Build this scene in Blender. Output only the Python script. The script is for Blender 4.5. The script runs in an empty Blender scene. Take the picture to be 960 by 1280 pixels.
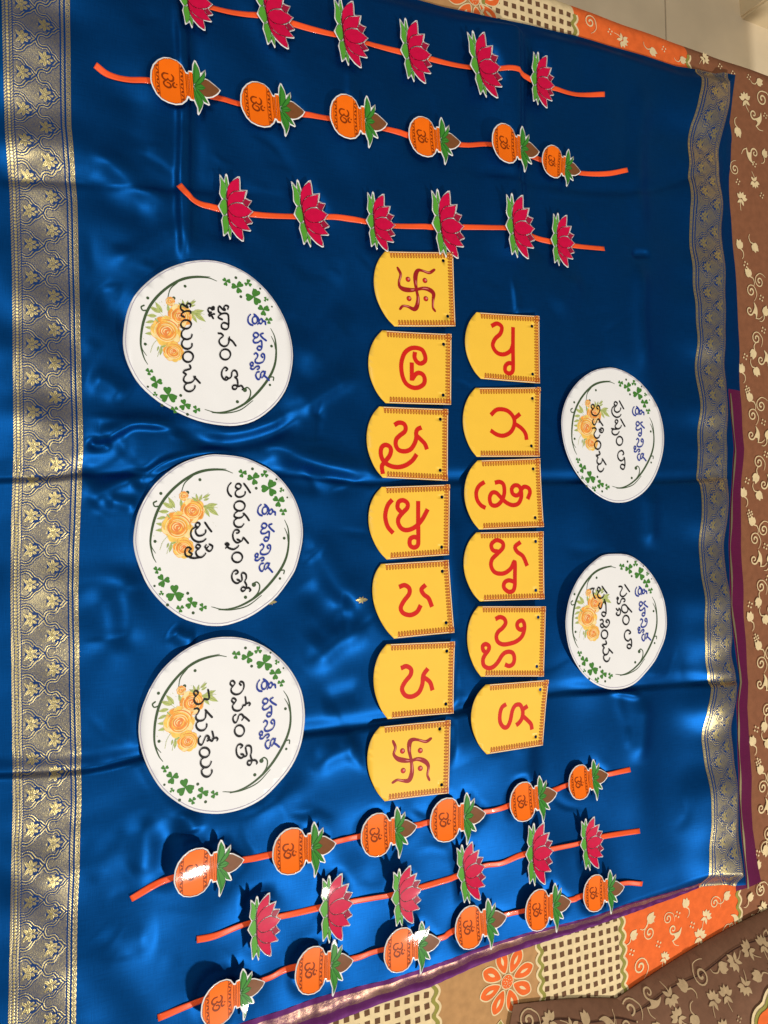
import bpy, bmesh, math, random
import numpy as np
from mathutils import Vector, Matrix
from mathutils.geometry import tessellate_polygon

# ------------------------------------------------------------------ camera
random.seed(7)
rng = np.random.default_rng(11)
SC = bpy.context.scene
COL = SC.collection
F_PX, PITCH, ROLL, CAM_H = 961.0, math.radians(25), math.radians(2), 0.92
_c, _s, _cq, _sq = math.cos(PITCH), math.sin(PITCH), math.cos(ROLL), math.sin(ROLL)
ROT = np.array([[1, 0, 0], [0, _cq, -_sq], [0, _sq, _cq]]) @ np.array([[_c, 0, -_s], [0, 1, 0], [_s, 0, _c]])
cam_d = bpy.data.cameras.new('camera')
cam = bpy.data.objects.new('camera', cam_d)
COL.objects.link(cam)
cam_d.sensor_fit = 'VERTICAL'
cam_d.sensor_height = 36.0
cam_d.sensor_width = 27.0
cam_d.lens = 36.0 * F_PX / 1280.0
cam_d.clip_start, cam_d.clip_end = 0.02, 60
m4 = Matrix([list(r) for r in ROT]).to_4x4()
cam.matrix_world = Matrix.Translation((0, 0, CAM_H)) @ m4
SC.camera = cam

# ------------------------------------------------------------------ light
SC.view_settings.view_transform = 'Standard'
SC.view_settings.look = 'None'
SC.view_settings.exposure = 0.07
SC.view_settings.gamma = 1.0
world = bpy.data.worlds.new('World')
SC.world = world
world.use_nodes = True
bg = world.node_tree.nodes['Background']
bg.inputs[0].default_value = (1.0, 0.94, 0.86, 1)
bg.inputs[1].default_value = 0.20


def lamp(name, loc, target, size, power, color):
    d = bpy.data.lights.new(name, 'AREA')
    d.shape = 'DISK'
    d.size = size
    d.energy = power
    d.color = color
    o = bpy.data.objects.new(name, d)
    o.location = loc
    o.rotation_euler = (Vector(target) - Vector(loc)).to_track_quat('-Z', 'Y').to_euler()
    COL.objects.link(o)
    return o


LAMP = (2.10, -2.95, 2.95)
lamp('room_lamp', LAMP, (0.5, 0.0, 0.0), 0.30, 142, (1.0, 0.955, 0.89))
lamp('left_fill', (-1.05, 0.30, 2.3), (0.4, 0.0, 0.0), 0.9, 34, (1.0, 0.96, 0.91))  # added soft fill that brightens the left silk; no known fixture there

# ------------------------------------------------------------------ helpers


def W(px, py, z=0.0):
    """Point of the photograph -> point of the horizontal plane at height z."""
    px = np.asarray(px, float); py = np.asarray(py, float)
    d = np.stack([px - 480, -(py - 640), np.full_like(px, -F_PX)], -1) @ ROT.T
    t = (z - CAM_H) / d[..., 2]
    return d[..., :2] * t[..., None]


def Wp(pts, z=0.0):
    a = np.asarray(pts, float)
    return W(a[:, 0], a[:, 1], z)


def zo(ox, oy, sc, pts):
    a = np.asarray(pts, float)
    return np.stack([ox + a[:, 0] / sc, oy + a[:, 1] / sc], -1)


def spline(pts, n=6, closed=False):
    p = np.asarray(pts, float)
    if len(p) < 3:
        return np.array([p[0] + (p[-1] - p[0]) * t for t in np.linspace(0, 1, n)])
    q = np.vstack([p[-1], p, p[0], p[1]]) if closed else np.vstack([2 * p[0] - p[1], p, 2 * p[-1] - p[-2]])
    out = []
    for i in range(1, len(q) - 2):
        a, b, c, d = q[i - 1], q[i], q[i + 1], q[i + 2]
        for k in range(n):
            t = k / n
            out.append(0.5 * (2 * b + (c - a) * t + (2 * a - 5 * b + 4 * c - d) * t * t + (3 * b - a - 3 * c + d) * t ** 3))
    if not closed:
        out.append(p[-1])
    return np.array(out)


def lin(rgb, k=0.94):
    out = []
    for v in rgb:
        v = v / 255.0
        out.append(k * (v / 12.92 if v <= 0.04045 else ((v + 0.055) / 1.055) ** 2.4))
    return tuple(out)


MATS = {}


def mat(name, rgb, rough=0.55, coat=0.0, var=0.06, scale=60.0, bump=0.0, bscale=900.0, spec=0.4, coat_rough=0.08, k=0.94):
    m = bpy.data.materials.new(name)
    m.use_nodes = True
    nt = m.node_tree
    b = nt.nodes['Principled BSDF']
    c = lin(rgb, k)
    tc = nt.nodes.new('ShaderNodeTexCoord')
    no = nt.nodes.new('ShaderNodeTexNoise')
    no.inputs['Scale'].default_value = scale
    no.inputs['Detail'].default_value = 4
    nt.links.new(tc.outputs['Object'], no.inputs['Vector'])
    rp = nt.nodes.new('ShaderNodeValToRGB')
    rp.color_ramp.elements[0].position = 0.3
    rp.color_ramp.elements[1].position = 0.7
    rp.color_ramp.elements[0].color = tuple(v * (1 - var) for v in c) + (1,)
    rp.color_ramp.elements[1].color = tuple(min(1, v * (1 + var)) for v in c) + (1,)
    nt.links.new(no.outputs['Fac'], rp.inputs['Fac'])
    nt.links.new(rp.outputs['Color'], b.inputs['Base Color'])
    b.inputs['Roughness'].default_value = rough
    b.inputs['Specular IOR Level'].default_value = spec
    b.inputs['Coat Weight'].default_value = coat
    b.inputs['Coat Roughness'].default_value = coat_rough
    if bump > 0:
        n2 = nt.nodes.new('ShaderNodeTexNoise')
        n2.inputs['Scale'].default_value = bscale
        n2.inputs['Detail'].default_value = 3
        nt.links.new(tc.outputs['Object'], n2.inputs['Vector'])
        bp = nt.nodes.new('ShaderNodeBump')
        bp.inputs['Strength'].default_value = bump
        bp.inputs['Distance'].default_value = 0.0006
        nt.links.new(n2.outputs['Fac'], bp.inputs['Height'])
        nt.links.new(bp.outputs['Normal'], b.inputs['Normal'])
    MATS[name] = m
    return m


def tag(o, label=None, cat=None, group=None, kind=None):
    if label: o['label'] = label
    if cat: o['category'] = cat
    if group: o['group'] = group
    if kind: o['kind'] = kind
    return o


def link(name, me, parent=None, loc=(0, 0, 0), mats=()):
    for m in mats:
        me.materials.append(m)
    o = bpy.data.objects.new(name, me)
    COL.objects.link(o)
    o.location = loc
    if parent is not None:
        o.parent = parent
    return o


class MB:
    """Collects flat shapes into one mesh; zf(x, y) is the height of the sheet they are printed on."""

    def __init__(self, zf=None, org=(0, 0)):
        self.v = []; self.f = []; self.m = []
        self.zf = zf or (lambda x, y: 0.0)
        self.org = np.asarray(org, float)
        self.lay = 0.0

    def _add(self, p, z):
        self.v.append((p[0] - self.org[0], p[1] - self.org[1], z + self.zf(p[0], p[1])))

    def poly(self, pts, z=0.0002, mi=0, holes=()):
        rings = [np.asarray(pts, float)] + [np.asarray(h, float) for h in holes]
        s = len(self.v)
        for r in rings:
            for p in r:
                self._add(p, z + self.lay)
        for t in tessellate_polygon([[Vector((p[0], p[1], 0)) for p in r] for r in rings]):
            a, b, c = (np.asarray(self.v[s + i][:2]) for i in t)
            t = tuple(s + i for i in t)
            if (b[0] - a[0]) * (c[1] - a[1]) - (b[1] - a[1]) * (c[0] - a[0]) < 0:
                t = t[::-1]
            self.f.append(t); self.m.append(mi)
        self.lay += 3e-6

    def stroke(self, pts, w, z=0.0002, mi=0, closed=False, nib=None, cap=True):
        p = np.asarray(pts, float)
        n = len(p)
        if closed:
            d = np.roll(p, -1, 0) - np.roll(p, 1, 0)
        else:
            d = np.gradient(p, axis=0)
        L = np.hypot(d[:, 0], d[:, 1]) + 1e-12
        d /= L[:, None]
        nrm = np.stack([-d[:, 1], d[:, 0]], -1)
        w = np.broadcast_to(np.asarray(w, float), (n,)).copy()
        if nib is not None:
            a = np.arctan2(d[:, 1], d[:, 0])
            w *= 0.48 + 0.52 * np.abs(np.sin(a - nib))
        if cap and not closed:
            for e, sg in ((0, -1), (n - 1, 1)):
                c = [p[e] + w[e] * 0.5 * (math.cos(t) * nrm[e] + sg * math.sin(t) * d[e]) for t in np.linspace(0, math.pi, 7)]
                s = len(self.v)
                for q in c:
                    self._add(q, z + self.lay + (2e-7 * n if e else 0))
                f = tuple(range(s, s + 7))
                self.f.append(f if sg < 0 else f[::-1]); self.m.append(mi)
        s = len(self.v)
        for i in range(n):
            self._add(p[i] + nrm[i] * w[i] / 2, z + self.lay + i * 2e-7)
            self._add(p[i] - nrm[i] * w[i] / 2, z + self.lay + i * 2e-7)
        for i in range(n - (0 if closed else 1)):
            j = (i + 1) % n
            self.f.append((s + 2 * i, s + 2 * i + 1, s + 2 * j + 1, s + 2 * j)); self.m.append(mi)
        self.lay += 3e-6 + (n * 2e-7)

    def disc(self, c, r, z=0.0002, mi=0, n=12):
        self.poly([(c[0] + r * math.cos(2 * math.pi * i / n), c[1] + r * math.sin(2 * math.pi * i / n)) for i in range(n)], z, mi)

    def mesh(self, name):
        me = bpy.data.meshes.new(name)
        me.from_pydata(self.v, [], self.f)
        me.polygons.foreach_set('material_index', self.m)
        me.update()
        return me

    def build(self, name, mats, parent=None, loc=(0, 0, 0)):
        return link(name, self.mesh(name), parent, loc, mats)


def grid_mesh(name, P, attrs=None, flip=False, wrap=False):
    """P: (rows, cols, 3) array -> smooth quad mesh."""
    r, c, _ = P.shape
    me = bpy.data.meshes.new(name)
    me.vertices.add(r * c)
    me.vertices.foreach_set('co', P.reshape(-1).astype(np.float32))
    i = (np.arange(r - 1)[:, None] * c + np.arange(c - 1)[None, :]).reshape(-1)
    q = np.stack([i, i + 1, i + c + 1, i + c], -1)
    if flip:
        q = q[:, ::-1]
    n = len(q)
    me.loops.add(n * 4)
    me.loops.foreach_set('vertex_index', q.reshape(-1).astype(np.int32))
    me.polygons.add(n)
    me.polygons.foreach_set('loop_start', np.arange(0, n * 4, 4, dtype=np.int32))
    me.polygons.foreach_set('use_smooth', np.ones(n, bool))
    me.update(calc_edges=True)
    for k, a in (attrs or {}).items():
        at = me.attributes.new(k, 'FLOAT', 'POINT')
        at.data.foreach_set('value', a.reshape(-1).astype(np.float32))
    return me


def interp_curve(pts, z=0.0, by='y'):
    """photo polyline -> function x(y) (or y(x)) on the plane."""
    w = Wp(pts, z)
    if by == 'y':
        o = np.argsort(w[:, 1])
        return lambda y: np.interp(y, w[o, 1], w[o, 0])
    o = np.argsort(w[:, 0])
    return lambda x: np.interp(x, w[o, 0], w[o, 1])


def in_poly(x, y, poly):
    inside = np.zeros(np.shape(x), bool)
    n = len(poly)
    j = n - 1
    for i in range(n):
        xi, yi = poly[i]; xj, yj = poly[j]
        c = ((yi > y) != (yj > y)) & (x < (xj - xi) * (y - yi) / (yj - yi + 1e-15) + xi)
        inside ^= c
        j = i
    return inside


# ------------------------------------------------------------------ cloth height field (wrinkles)
GX0, GY0, GS = -0.16, -0.90, 0.002
gx = np.arange(GX0, 1.50, GS); gy = np.arange(GY0, 0.92, GS)
XX, YY = np.meshgrid(gx, gy)
HT = np.zeros_like(XX)


def waves(n, l0, l1, amp, ang0=0.0, spread=math.pi, seed=1):
    r = np.random.default_rng(seed)
    out = np.zeros_like(XX)
    for _ in range(n):
        l = math.exp(r.uniform(math.log(l0), math.log(l1)))
        a = ang0 + r.uniform(-spread, spread)
        out += amp * (l / l1) ** 1.3 * np.sin(2 * math.pi * (XX * math.cos(a) + YY * math.sin(a)) / l + r.uniform(0, 6.28))
    return out / math.sqrt(n)


def smooth01(x):
    x = np.clip(x, 0, 1)
    return x * x * (3 - 2 * x)


def crease(pts, amp, w, asym=0.0, fade=0.3):
    """A soft ridge (amp > 0) or valley along a photo polyline; asym tilts its sides, fade tapers the ends."""
    global HT
    p = Wp(spline(pts, 5))
    lo = p.min(0) - 4 * w; hi = p.max(0) + 4 * w
    i0, i1 = np.searchsorted(gx, [lo[0], hi[0]]); j0, j1 = np.searchsorted(gy, [lo[1], hi[1]])
    if i1 - i0 < 2 or j1 - j0 < 2:
        return
    X = XX[j0:j1, i0:i1]; Y = YY[j0:j1, i0:i1]
    best = np.full(X.shape, 1e9); sd = np.zeros_like(X); tt = np.zeros_like(X)
    L = np.r_[0, np.cumsum(np.hypot(*np.diff(p, axis=0).T))]
    for k in range(len(p) - 1):
        a = p[k]; e = p[k + 1] - a
        l2 = (e ** 2).sum() + 1e-12
        t = np.clip(((X - a[0]) * e[0] + (Y - a[1]) * e[1]) / l2, 0, 1)
        dx = X - a[0] - t * e[0]; dy = Y - a[1] - t * e[1]
        d = dx * dx + dy * dy
        m = d < best
        best[m] = d[m]
        sd[m] = np.sign(e[0] * dy - e[1] * dx)[m]
        tt[m] = ((L[k] + t * (L[k + 1] - L[k])) / L[-1])[m]
    d = np.sqrt(best)
    ww = w * (1 + asym * sd)
    g = np.exp(-(d / ww) ** 2)
    f = smooth01(np.minimum(tt, 1 - tt) / fade) if fade > 0 else 1.0
    HT[j0:j1, i0:i1] += 1.55 * amp * g * f


MM = 0.001
HT += waves(14, 0.16, 0.45, 5.0 * MM, seed=3)
HT += waves(16, 0.05, 0.14, 1.5 * MM, seed=5)
left_w = smooth01((0.62 - XX) / 0.35)
HT += left_w * waves(14, 0.05, 0.13, 2.0 * MM, ang0=1.2, spread=0.9, seed=8)
# waves across the woven borders
edge_w = np.exp(-((XX - 0.02) / 0.07) ** 2) + np.exp(-((XX - 1.04) / 0.09) ** 2)
r_ = np.random.default_rng(21)
bw = np.zeros_like(YY)
for _ in range(9):
    l = r_.uniform(0.05, 0.17)
    bw += (l / 0.12) * np.sin(2 * math.pi * (YY + 0.25 * XX * r_.uniform(-1, 1)) / l + r_.uniform(0, 6.28))
HT += edge_w * bw * 1.75 * MM
right_w = smooth01((XX - 0.45) / 0.3)
HT += right_w * waves(8, 0.10, 0.24, 4.2 * MM, ang0=0.0, spread=0.3, seed=13)
HT += waves(10, 0.12, 0.26, 2.6 * MM, ang0=0.2, spread=0.6, seed=31)

HT += 8 * MM * smooth01((XX - 0.93) / 0.13)   # slope added over the folded layers so the far border catches more lamp light
# fold lines left from the folded cloth
crease([(-20, 968), (60, 965), (115, 961), (173, 947), (280, 930), (380, 917), (480, 905), (600, 884), (690, 868), (760, 862), (890, 853), (935, 850)], -4.8 * MM, 0.008, 0.5, 0)
crease([(-20, 596), (60, 594), (110, 589), (190, 591), (330, 588), (465, 603), (580, 600), (705, 600), (800, 600), (877, 598), (930, 592)], -3.8 * MM, 0.008, 0.4, 0)
crease([(-20, 218), (60, 222), (100, 224), (220, 232), (330, 238)], -3.0 * MM, 0.010, 0.3, 0.1)
crease([(560, 205), (700, 230), (800, 238), (905, 205)], -2.0 * MM, 0.010, 0.3, 0.2)
crease([(222, -20), (226, 60), (228, 150), (226, 240), (230, 330)], 5.4 * MM, 0.010, 0.5, 0.1)
crease([(236, -20), (240, 60), (243, 150), (240, 240)], -3.2 * MM, 0.012, 0.0, 0.1)
crease([(624, 0), (628, 100), (630, 220), (634, 330)], 4.5 * MM, 0.030, 0.0, 0.1)
crease([(640, 10), (645, 100), (648, 220), (652, 330)], 5.1 * MM, 0.012, -0.5, 0.1)
crease([(662, 10), (668, 100), (672, 220), (670, 330)], -3.8 * MM, 0.020, 0.0, 0.1)
crease([(805, 95), (800, 180), (798, 250), (804, 310)], 4.8 * MM, 0.022, 0.0, 0.25)
crease([(800, 320), (798, 400), (806, 470)], 5.1 * MM, 0.016, 0.0, 0.25)
crease([(788, 318), (802, 317), (815, 318)], -3.2 * MM, 0.006)
crease([(818, 480), (812, 540), (810, 590)], 3.2 * MM, 0.016)
crease([(816, 605), (814, 650), (816, 690)], 4.8 * MM, 0.016)
crease([(806, 866), (804, 905), (800, 960)], 3.5 * MM, 0.018)
crease([(758, 860), (790, 868), (806, 870)], 3.1 * MM, 0.006)
crease([(650, 880), (660, 930), (656, 1000)], 3.8 * MM, 0.020)
crease([(690, 390), (715, 360), (735, 350)], 2.8 * MM, 0.020)
crease([(575, 860), (560, 900), (575, 960)], 3.0 * MM, 0.022)
for xs in ((231, 234, 236, 233), (650, 655, 657, 661)):
    crease(list(zip(xs, (-10, 100, 220, 330))), 1.3 * MM, 0.0042, 0.0, 0.08)
crease([(640, 340), (645, 400), (640, 470)], 2.0 * MM, 0.006, 0.4, 0.2)
crease([(430, 20), (436, 100), (432, 190)], 1.6 * MM, 0.008, 0.4, 0.25)
crease([(560, 620), (566, 700), (560, 800), (566, 880)], 1.8 * MM, 0.012, 0.4, 0.2)
# folds round the round cards
for pts, a, w, s in [
    ([(104, 540), (117, 547), (130, 549), (150, 538), (173, 530), (228, 536)], 6.0, 0.008, 0.4),
    ([(108, 551), (122, 556), (140, 552)], -4.0, 0.006, 0.0),
    ([(150, 584), (182, 592), (211, 578), (265, 567), (300, 562)], 6.5, 0.010, -0.4),
    ([(160, 598), (186, 603), (215, 590)], -4.0, 0.008, 0.0),
    ([(215, 541), (250, 550), (290, 554), (348, 538), (385, 503)], -5.0, 0.012, 0.2),
    ([(230, 530), (280, 541), (340, 528), (375, 505)], 5.0, 0.010, 0.0),
    ([(323, 548), (350, 560), (390, 577), (440, 590), (468, 603)], 6.0, 0.014, 0.3),
    ([(330, 575), (370, 600), (420, 610)], -4.5, 0.014, 0.0),
    ([(382, 655), (400, 690), (423, 732), (461, 757)], 4.2, 0.018, 0.2),
    ([(385, 725), (408, 760), (440, 775)], -4.0, 0.018, 0.0),
    ([(100, 640), (130, 618), (152, 606), (186, 596)], 5.0, 0.012, 0.0),
    ([(104, 600), (140, 577), (165, 560)], -4.5, 0.014, 0.0),
    ([(128, 626), (150, 628), (176, 634)], 3.4, 0.008, 0.0),
    ([(119, 720), (136, 794), (123, 846)], -4.0, 0.020, 0.0),
    ([(150, 700), (158, 760), (150, 820)], 3.4, 0.018, 0.0),
    ([(212, 786), (228, 797), (246, 803)], 4.0, 0.010, 0.0),
    ([(382, 842), (423, 800), (465, 786)], 4.2, 0.018, 0.0),
    ([(385, 805), (420, 770), (440, 745)], -3.6, 0.018, 0.0),
    ([(355, 522), (400, 492), (452, 462)], 5.2, 0.016, 0.2),
    ([(375, 470), (410, 430), (440, 380)], 4.6, 0.018, 0.0),
    ([(360, 430), (390, 390), (425, 330)], -4.2, 0.018, 0.0),
    ([(112, 182), (155, 220), (190, 240), (222, 248)], 4.4, 0.014, 0.2),
    ([(112, 215), (150, 255), (200, 270)], -3.6, 0.018, 0.0),
    ([(120, 330), (165, 318), (215, 290), (245, 278)], 3.6, 0.014, 0.0),
    ([(115, 375), (150, 390), (170, 420)], -3.8, 0.018, 0.0),
    ([(108, 470), (135, 480), (160, 500)], 3.8, 0.014, 0.0),
    ([(160, 100), (168, 150), (160, 190)], -2.6, 0.020, 0.0),
    ([(172, 1010), (180, 1060), (172, 1110)], 3.0, 0.014, 0.0),
    ([(205, 1020), (215, 1060), (205, 1120)], -2.8, 0.016, 0.0),
    ([(235, 1010), (240, 1045)], 3.0, 0.012, 0.0),
    ([(125, 1160), (150, 1180), (200, 1170)], 2.6, 0.018, 0.0),
    ([(385, 960), (420, 940), (455, 930)], 3.2, 0.014, 0.0),
    ([(400, 880), (430, 870), (460, 862)], -3.0, 0.014, 0.0),
    ([(290, 1020), (340, 1000), (400, 975)], 2.6, 0.018, 0.0),
]:
    crease(pts, a * MM, w, s)
rc = np.random.default_rng(77)
for q_ in range(190):
    lf = q_ < 120
    px, py = (rc.uniform(105, 470), rc.uniform(20, 1240)) if lf else (rc.uniform(470, 870), rc.uniform(90, 1100))
    a_ = rc.normal(0.5, 0.7) if lf else rc.choice([0.0, 1.57]) + rc.normal(0, 0.35)
    l_ = rc.uniform(12, 42)
    b_ = rc.uniform(-0.35, 0.35)
    dx_, dy_ = l_ * math.cos(a_), l_ * math.sin(a_)
    crease([(px - dx_, py - dy_), (px - dy_ * b_, py + dx_ * b_), (px + dx_, py + dy_)], rc.choice([-1, 1]) * rc.uniform(0.4, 1.25) * MM * ((1.0 if py < 980 else 0.55) if lf else 0.7), rc.uniform(0.0045, 0.011), rc.uniform(-.4, .4), 0.45)
HT -= HT.mean()
HT = np.where(HT < 0, -0.014 * np.tanh(-HT / 0.014), 0.022 * np.tanh(HT / 0.022))


def sample_h(x, y):
    fx = np.clip((np.asarray(x, float) - GX0) / GS, 0, len(gx) - 1.001)
    fy = np.clip((np.asarray(y, float) - GY0) / GS, 0, len(gy) - 1.001)
    i = fx.astype(int); j = fy.astype(int)
    u = fx - i; v = fy - j
    return (HT[j, i] * (1 - u) + HT[j, i + 1] * u) * (1 - v) + (HT[j + 1, i] * (1 - u) + HT[j + 1, i + 1] * u) * v


def box_blur(a, r):
    for ax in (0, 1):
        c = np.cumsum(np.pad(a, [(r + 1, r) if k == ax else (0, 0) for k in (0, 1)], mode='edge'), axis=ax)
        n = a.shape[ax]
        hi = np.take(c, np.arange(2 * r + 1, 2 * r + 1 + n), axis=ax)
        lo_ = np.take(c, np.arange(0, n), axis=ax)
        a = (hi - lo_) / (2 * r + 1)
    return a


def rest(poly, r=5, pct=80, gap=0.0012):
    """Height at which a flat card lies on the cloth; the cloth under it is pressed flat."""
    global HT
    lo = poly.min(0) - 0.04; hi = poly.max(0) + 0.04
    i0, i1 = np.searchsorted(gx, [lo[0], hi[0]]); j0, j1 = np.searchsorted(gy, [lo[1], hi[1]])
    if i1 - i0 < 3 or j1 - j0 < 3:
        return 0.0
    X = XX[j0:j1, i0:i1]; Y = YY[j0:j1, i0:i1]
    m = in_poly(X, Y, poly)
    h = HT[j0:j1, i0:i1]
    z = float(np.percentile(h[m], pct)) if m.any() else 0.0
    w = np.clip(box_blur(box_blur(m.astype(float), r), r) * 2.0, 0, 1)
    HT[j0:j1, i0:i1] = h * (1 - w) + np.minimum(h, z - gap) * w
    return z


# ------------------------------------------------------------------ materials
BED_Z = -0.0200


def silk(name, rgb, gloss, rough=0.42, metallic=0.45, weave=0.10):
    m = bpy.data.materials.new(name)
    m.use_nodes = True
    nt = m.node_tree
    b = nt.nodes['Principled BSDF']
    tc = nt.nodes.new('ShaderNodeTexCoord')
    hs = []
    for sc in ((1700, 60, 1), (45, 900, 1)):
        mp = nt.nodes.new('ShaderNodeMapping')
        mp.inputs['Scale'].default_value = sc
        nt.links.new(tc.outputs['Object'], mp.inputs['Vector'])
        no = nt.nodes.new('ShaderNodeTexNoise')
        no.inputs['Scale'].default_value = 1.0
        no.inputs['Detail'].default_value = 2
        nt.links.new(mp.outputs[0], no.inputs['Vector'])
        hs.append(no)
    ad = nt.nodes.new('ShaderNodeMath'); ad.operation = 'ADD'
    nt.links.new(hs[0].outputs['Fac'], ad.inputs[0])
    nt.links.new(hs[1].outputs['Fac'], ad.inputs[1])
    rp = nt.nodes.new('ShaderNodeMapRange')
    rp.inputs['From Min'].default_value = 0.7
    rp.inputs['From Max'].default_value = 1.3
    nt.links.new(ad.outputs[0], rp.inputs['Value'])
    mx = nt.nodes.new('ShaderNodeMix'); mx.data_type = 'RGBA'
    c = lin(rgb, 1.0)
    mx.inputs['A'].default_value = tuple(v * 0.86 for v in c) + (1,)
    mx.inputs['B'].default_value = tuple(v * 1.14 for v in c) + (1,)
    nt.links.new(rp.outputs[0], mx.inputs['Factor'])
    nt.links.new(mx.outputs['Result'], b.inputs['Base Color'])
    b.inputs['Metallic'].default_value = metallic
    b.inputs['Roughness'].default_value = rough
    b.inputs['Specular IOR Level'].default_value = gloss
    b.inputs['Specular Tint'].default_value = (0.25, 0.5, 1.0, 1)
    bp = nt.nodes.new('ShaderNodeBump')
    bp.inputs['Strength'].default_value = weave
    bp.inputs['Distance'].default_value = 0.0004
    nt.links.new(ad.outputs[0], bp.inputs['Height'])
    nt.links.new(bp.outputs['Normal'], b.inputs['Normal'])
    MATS[name] = m
    return m, nt, b, mx, bp


SILK = silk('blue_silk', (3, 66, 127), 0.5, 0.48, 0.86)[0]
MAGENTA = silk('magenta_silk', (98, 14, 58), 0.4, 0.5, 0.2)[0]


def zari_material(name, gold, attr='zari', under=(0, 50, 110), rough=0.36):
    m, nt, b, mx, bp = silk(name, under, 0.4, 0.55, 0.4)
    at = nt.nodes.new('ShaderNodeAttribute')
    at.attribute_name = attr
    g = nt.nodes.new('ShaderNodeBsdfPrincipled')
    g.inputs['Base Color'].default_value = lin(gold, 1.0) + (1,)
    g.inputs['Metallic'].default_value = 1.0
    g.inputs['Roughness'].default_value = rough
    bp2 = nt.nodes.new('ShaderNodeBump')
    bp2.inputs['Strength'].default_value = 0.35
    bp2.inputs['Distance'].default_value = 0.0005
    nt.links.new(at.outputs['Fac'], bp2.inputs['Height'])
    nt.links.new(bp.outputs['Normal'], bp2.inputs['Normal'])
    nt.links.new(bp2.outputs['Normal'], g.inputs['Normal'])
    ms = nt.nodes.new('ShaderNodeMixShader')
    nt.links.new(at.outputs['Fac'], ms.inputs[0])
    nt.links.new(b.outputs[0], ms.inputs[1])
    nt.links.new(g.outputs[0], ms.inputs[2])
    nt.links.new(ms.outputs[0], nt.nodes['Material Output'].inputs['Surface'])
    return m


ZARI = zari_material('gold_zari', (210, 192, 130), rough=0.38)
BRONZE = zari_material('bronze_zari', (170, 136, 112), under=(86, 18, 78), rough=0.42)

PAPER = mat('white_card', (248, 246, 243), 0.5, 0.12, 0.015, 30, spec=0.3, k=0.9, coat_rough=0.25)
CUTLINE = mat('lavender_print', (176, 168, 186), 0.5)
YELLOW = mat('yellow_card', (255, 203, 64), 0.5, 0.1, 0.02, 40, coat_rough=0.3)
EDGEW = mat('pale_edge_print', (252, 228, 186), 0.5)
BAND = mat('orange_band_print', (246, 176, 62), 0.5)
LOOP = mat('brown_loop_print', (172, 72, 12), 0.5)
RED = mat('red_letter_print', (214, 24, 6), 0.5)
SWRED = mat('crimson_print', (160, 18, 22), 0.5)
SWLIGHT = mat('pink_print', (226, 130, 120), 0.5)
BLACK = mat('black_print', (16, 14, 16), 0.45)
BLUEINK = mat('blue_print', (34, 58, 150), 0.45)
OLIVE = mat('dark_olive_print', (62, 84, 50), 0.5)
CLOVER = mat('green_print', (66, 128, 44), 0.5, var=0.12, scale=300)
LEAFP = mat('pale_leaf_print', (186, 194, 116), 0.5, var=0.15, scale=250)
ROSE1 = mat('rose_yellow_print', (250, 202, 96), 0.5, var=0.14, scale=160)
ROSE2 = mat('rose_orange_print', (246, 164, 66), 0.5, var=0.14, scale=160)
ROSE3 = mat('rose_cream_print', (252, 226, 160), 0.5, var=0.1, scale=160)
ROSE4 = mat('rose_deep_print', (238, 138, 70), 0.5, var=0.12, scale=160)
GL = dict(coat=0.12, coat_rough=0.07, spec=0.12)
CUTW = mat('glossy_white_card', (246, 244, 240), 0.45, **GL)
PETAL = mat('pink_petal_print', (206, 8, 66), 0.45, var=0.08, scale=120, **GL)
PETALD = mat('dark_petal_print', (158, 22, 58), 0.45, **GL)
MAROON = mat('maroon_line_print', (92, 4, 24), 0.45, **GL)
SEPAL = mat('green_sepal_print', (88, 164, 52), 0.45, var=0.08, scale=120, **GL)
SEPALD = mat('dark_sepal_print', (40, 92, 30), 0.45, **GL)
ORANGE = mat('orange_pot_print', (252, 114, 12), 0.45, var=0.04, **GL)
ORANGED = mat('brown_pot_print', (138, 54, 6), 0.45, **GL)
MANGO = mat('mango_leaf_print', (62, 138, 46), 0.45, var=0.08, scale=120, **GL)
MANGOD = mat('mango_vein_print', (34, 96, 34), 0.45, **GL)
COCO = mat('coconut_print', (126, 78, 44), 0.45, var=0.08, scale=200, **GL)
RIBBON = mat('orange_ribbon_satin', (255, 92, 34), 0.4, 0.1, 0.04, 200, bump=0.15, bscale=1500)
def cloth(name, rgb, var=0.1):
    return mat(name, rgb, 0.85, 0, var, 90, bump=0.35, bscale=1400, spec=0.15)
SH_BROWN = cloth('brown_cotton', (140, 90, 62))
SH_CREAM = cloth('cream_cotton', (232, 208, 160))
SH_ORANGE = cloth('orange_cotton', (236, 108, 48))
SH_TAN = cloth('tan_cotton', (188, 142, 92))
SH_DARK = cloth('brown_check_cotton', (110, 78, 54))
SH_GREEN = cloth('olive_cotton', (150, 144, 70))
PL_BROWN = cloth('dark_brown_cotton', (124, 88, 66))
PL_PRINT = cloth('beige_print_cotton', (196, 168, 128))
SEAM = cloth('dark_seam_cotton', (64, 40, 30))  # dark brown of the pillow's seam line
FLOOR = mat('beige_floor_tile', (252, 234, 200), 0.35, 0, 0.08, 6, spec=0.4)
GROUT = mat('floor_grout', (120, 100, 74), 0.8)
WALLM = mat('beige_wall_paint', (232, 212, 172), 0.7, 0, 0.05, 8)

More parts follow.
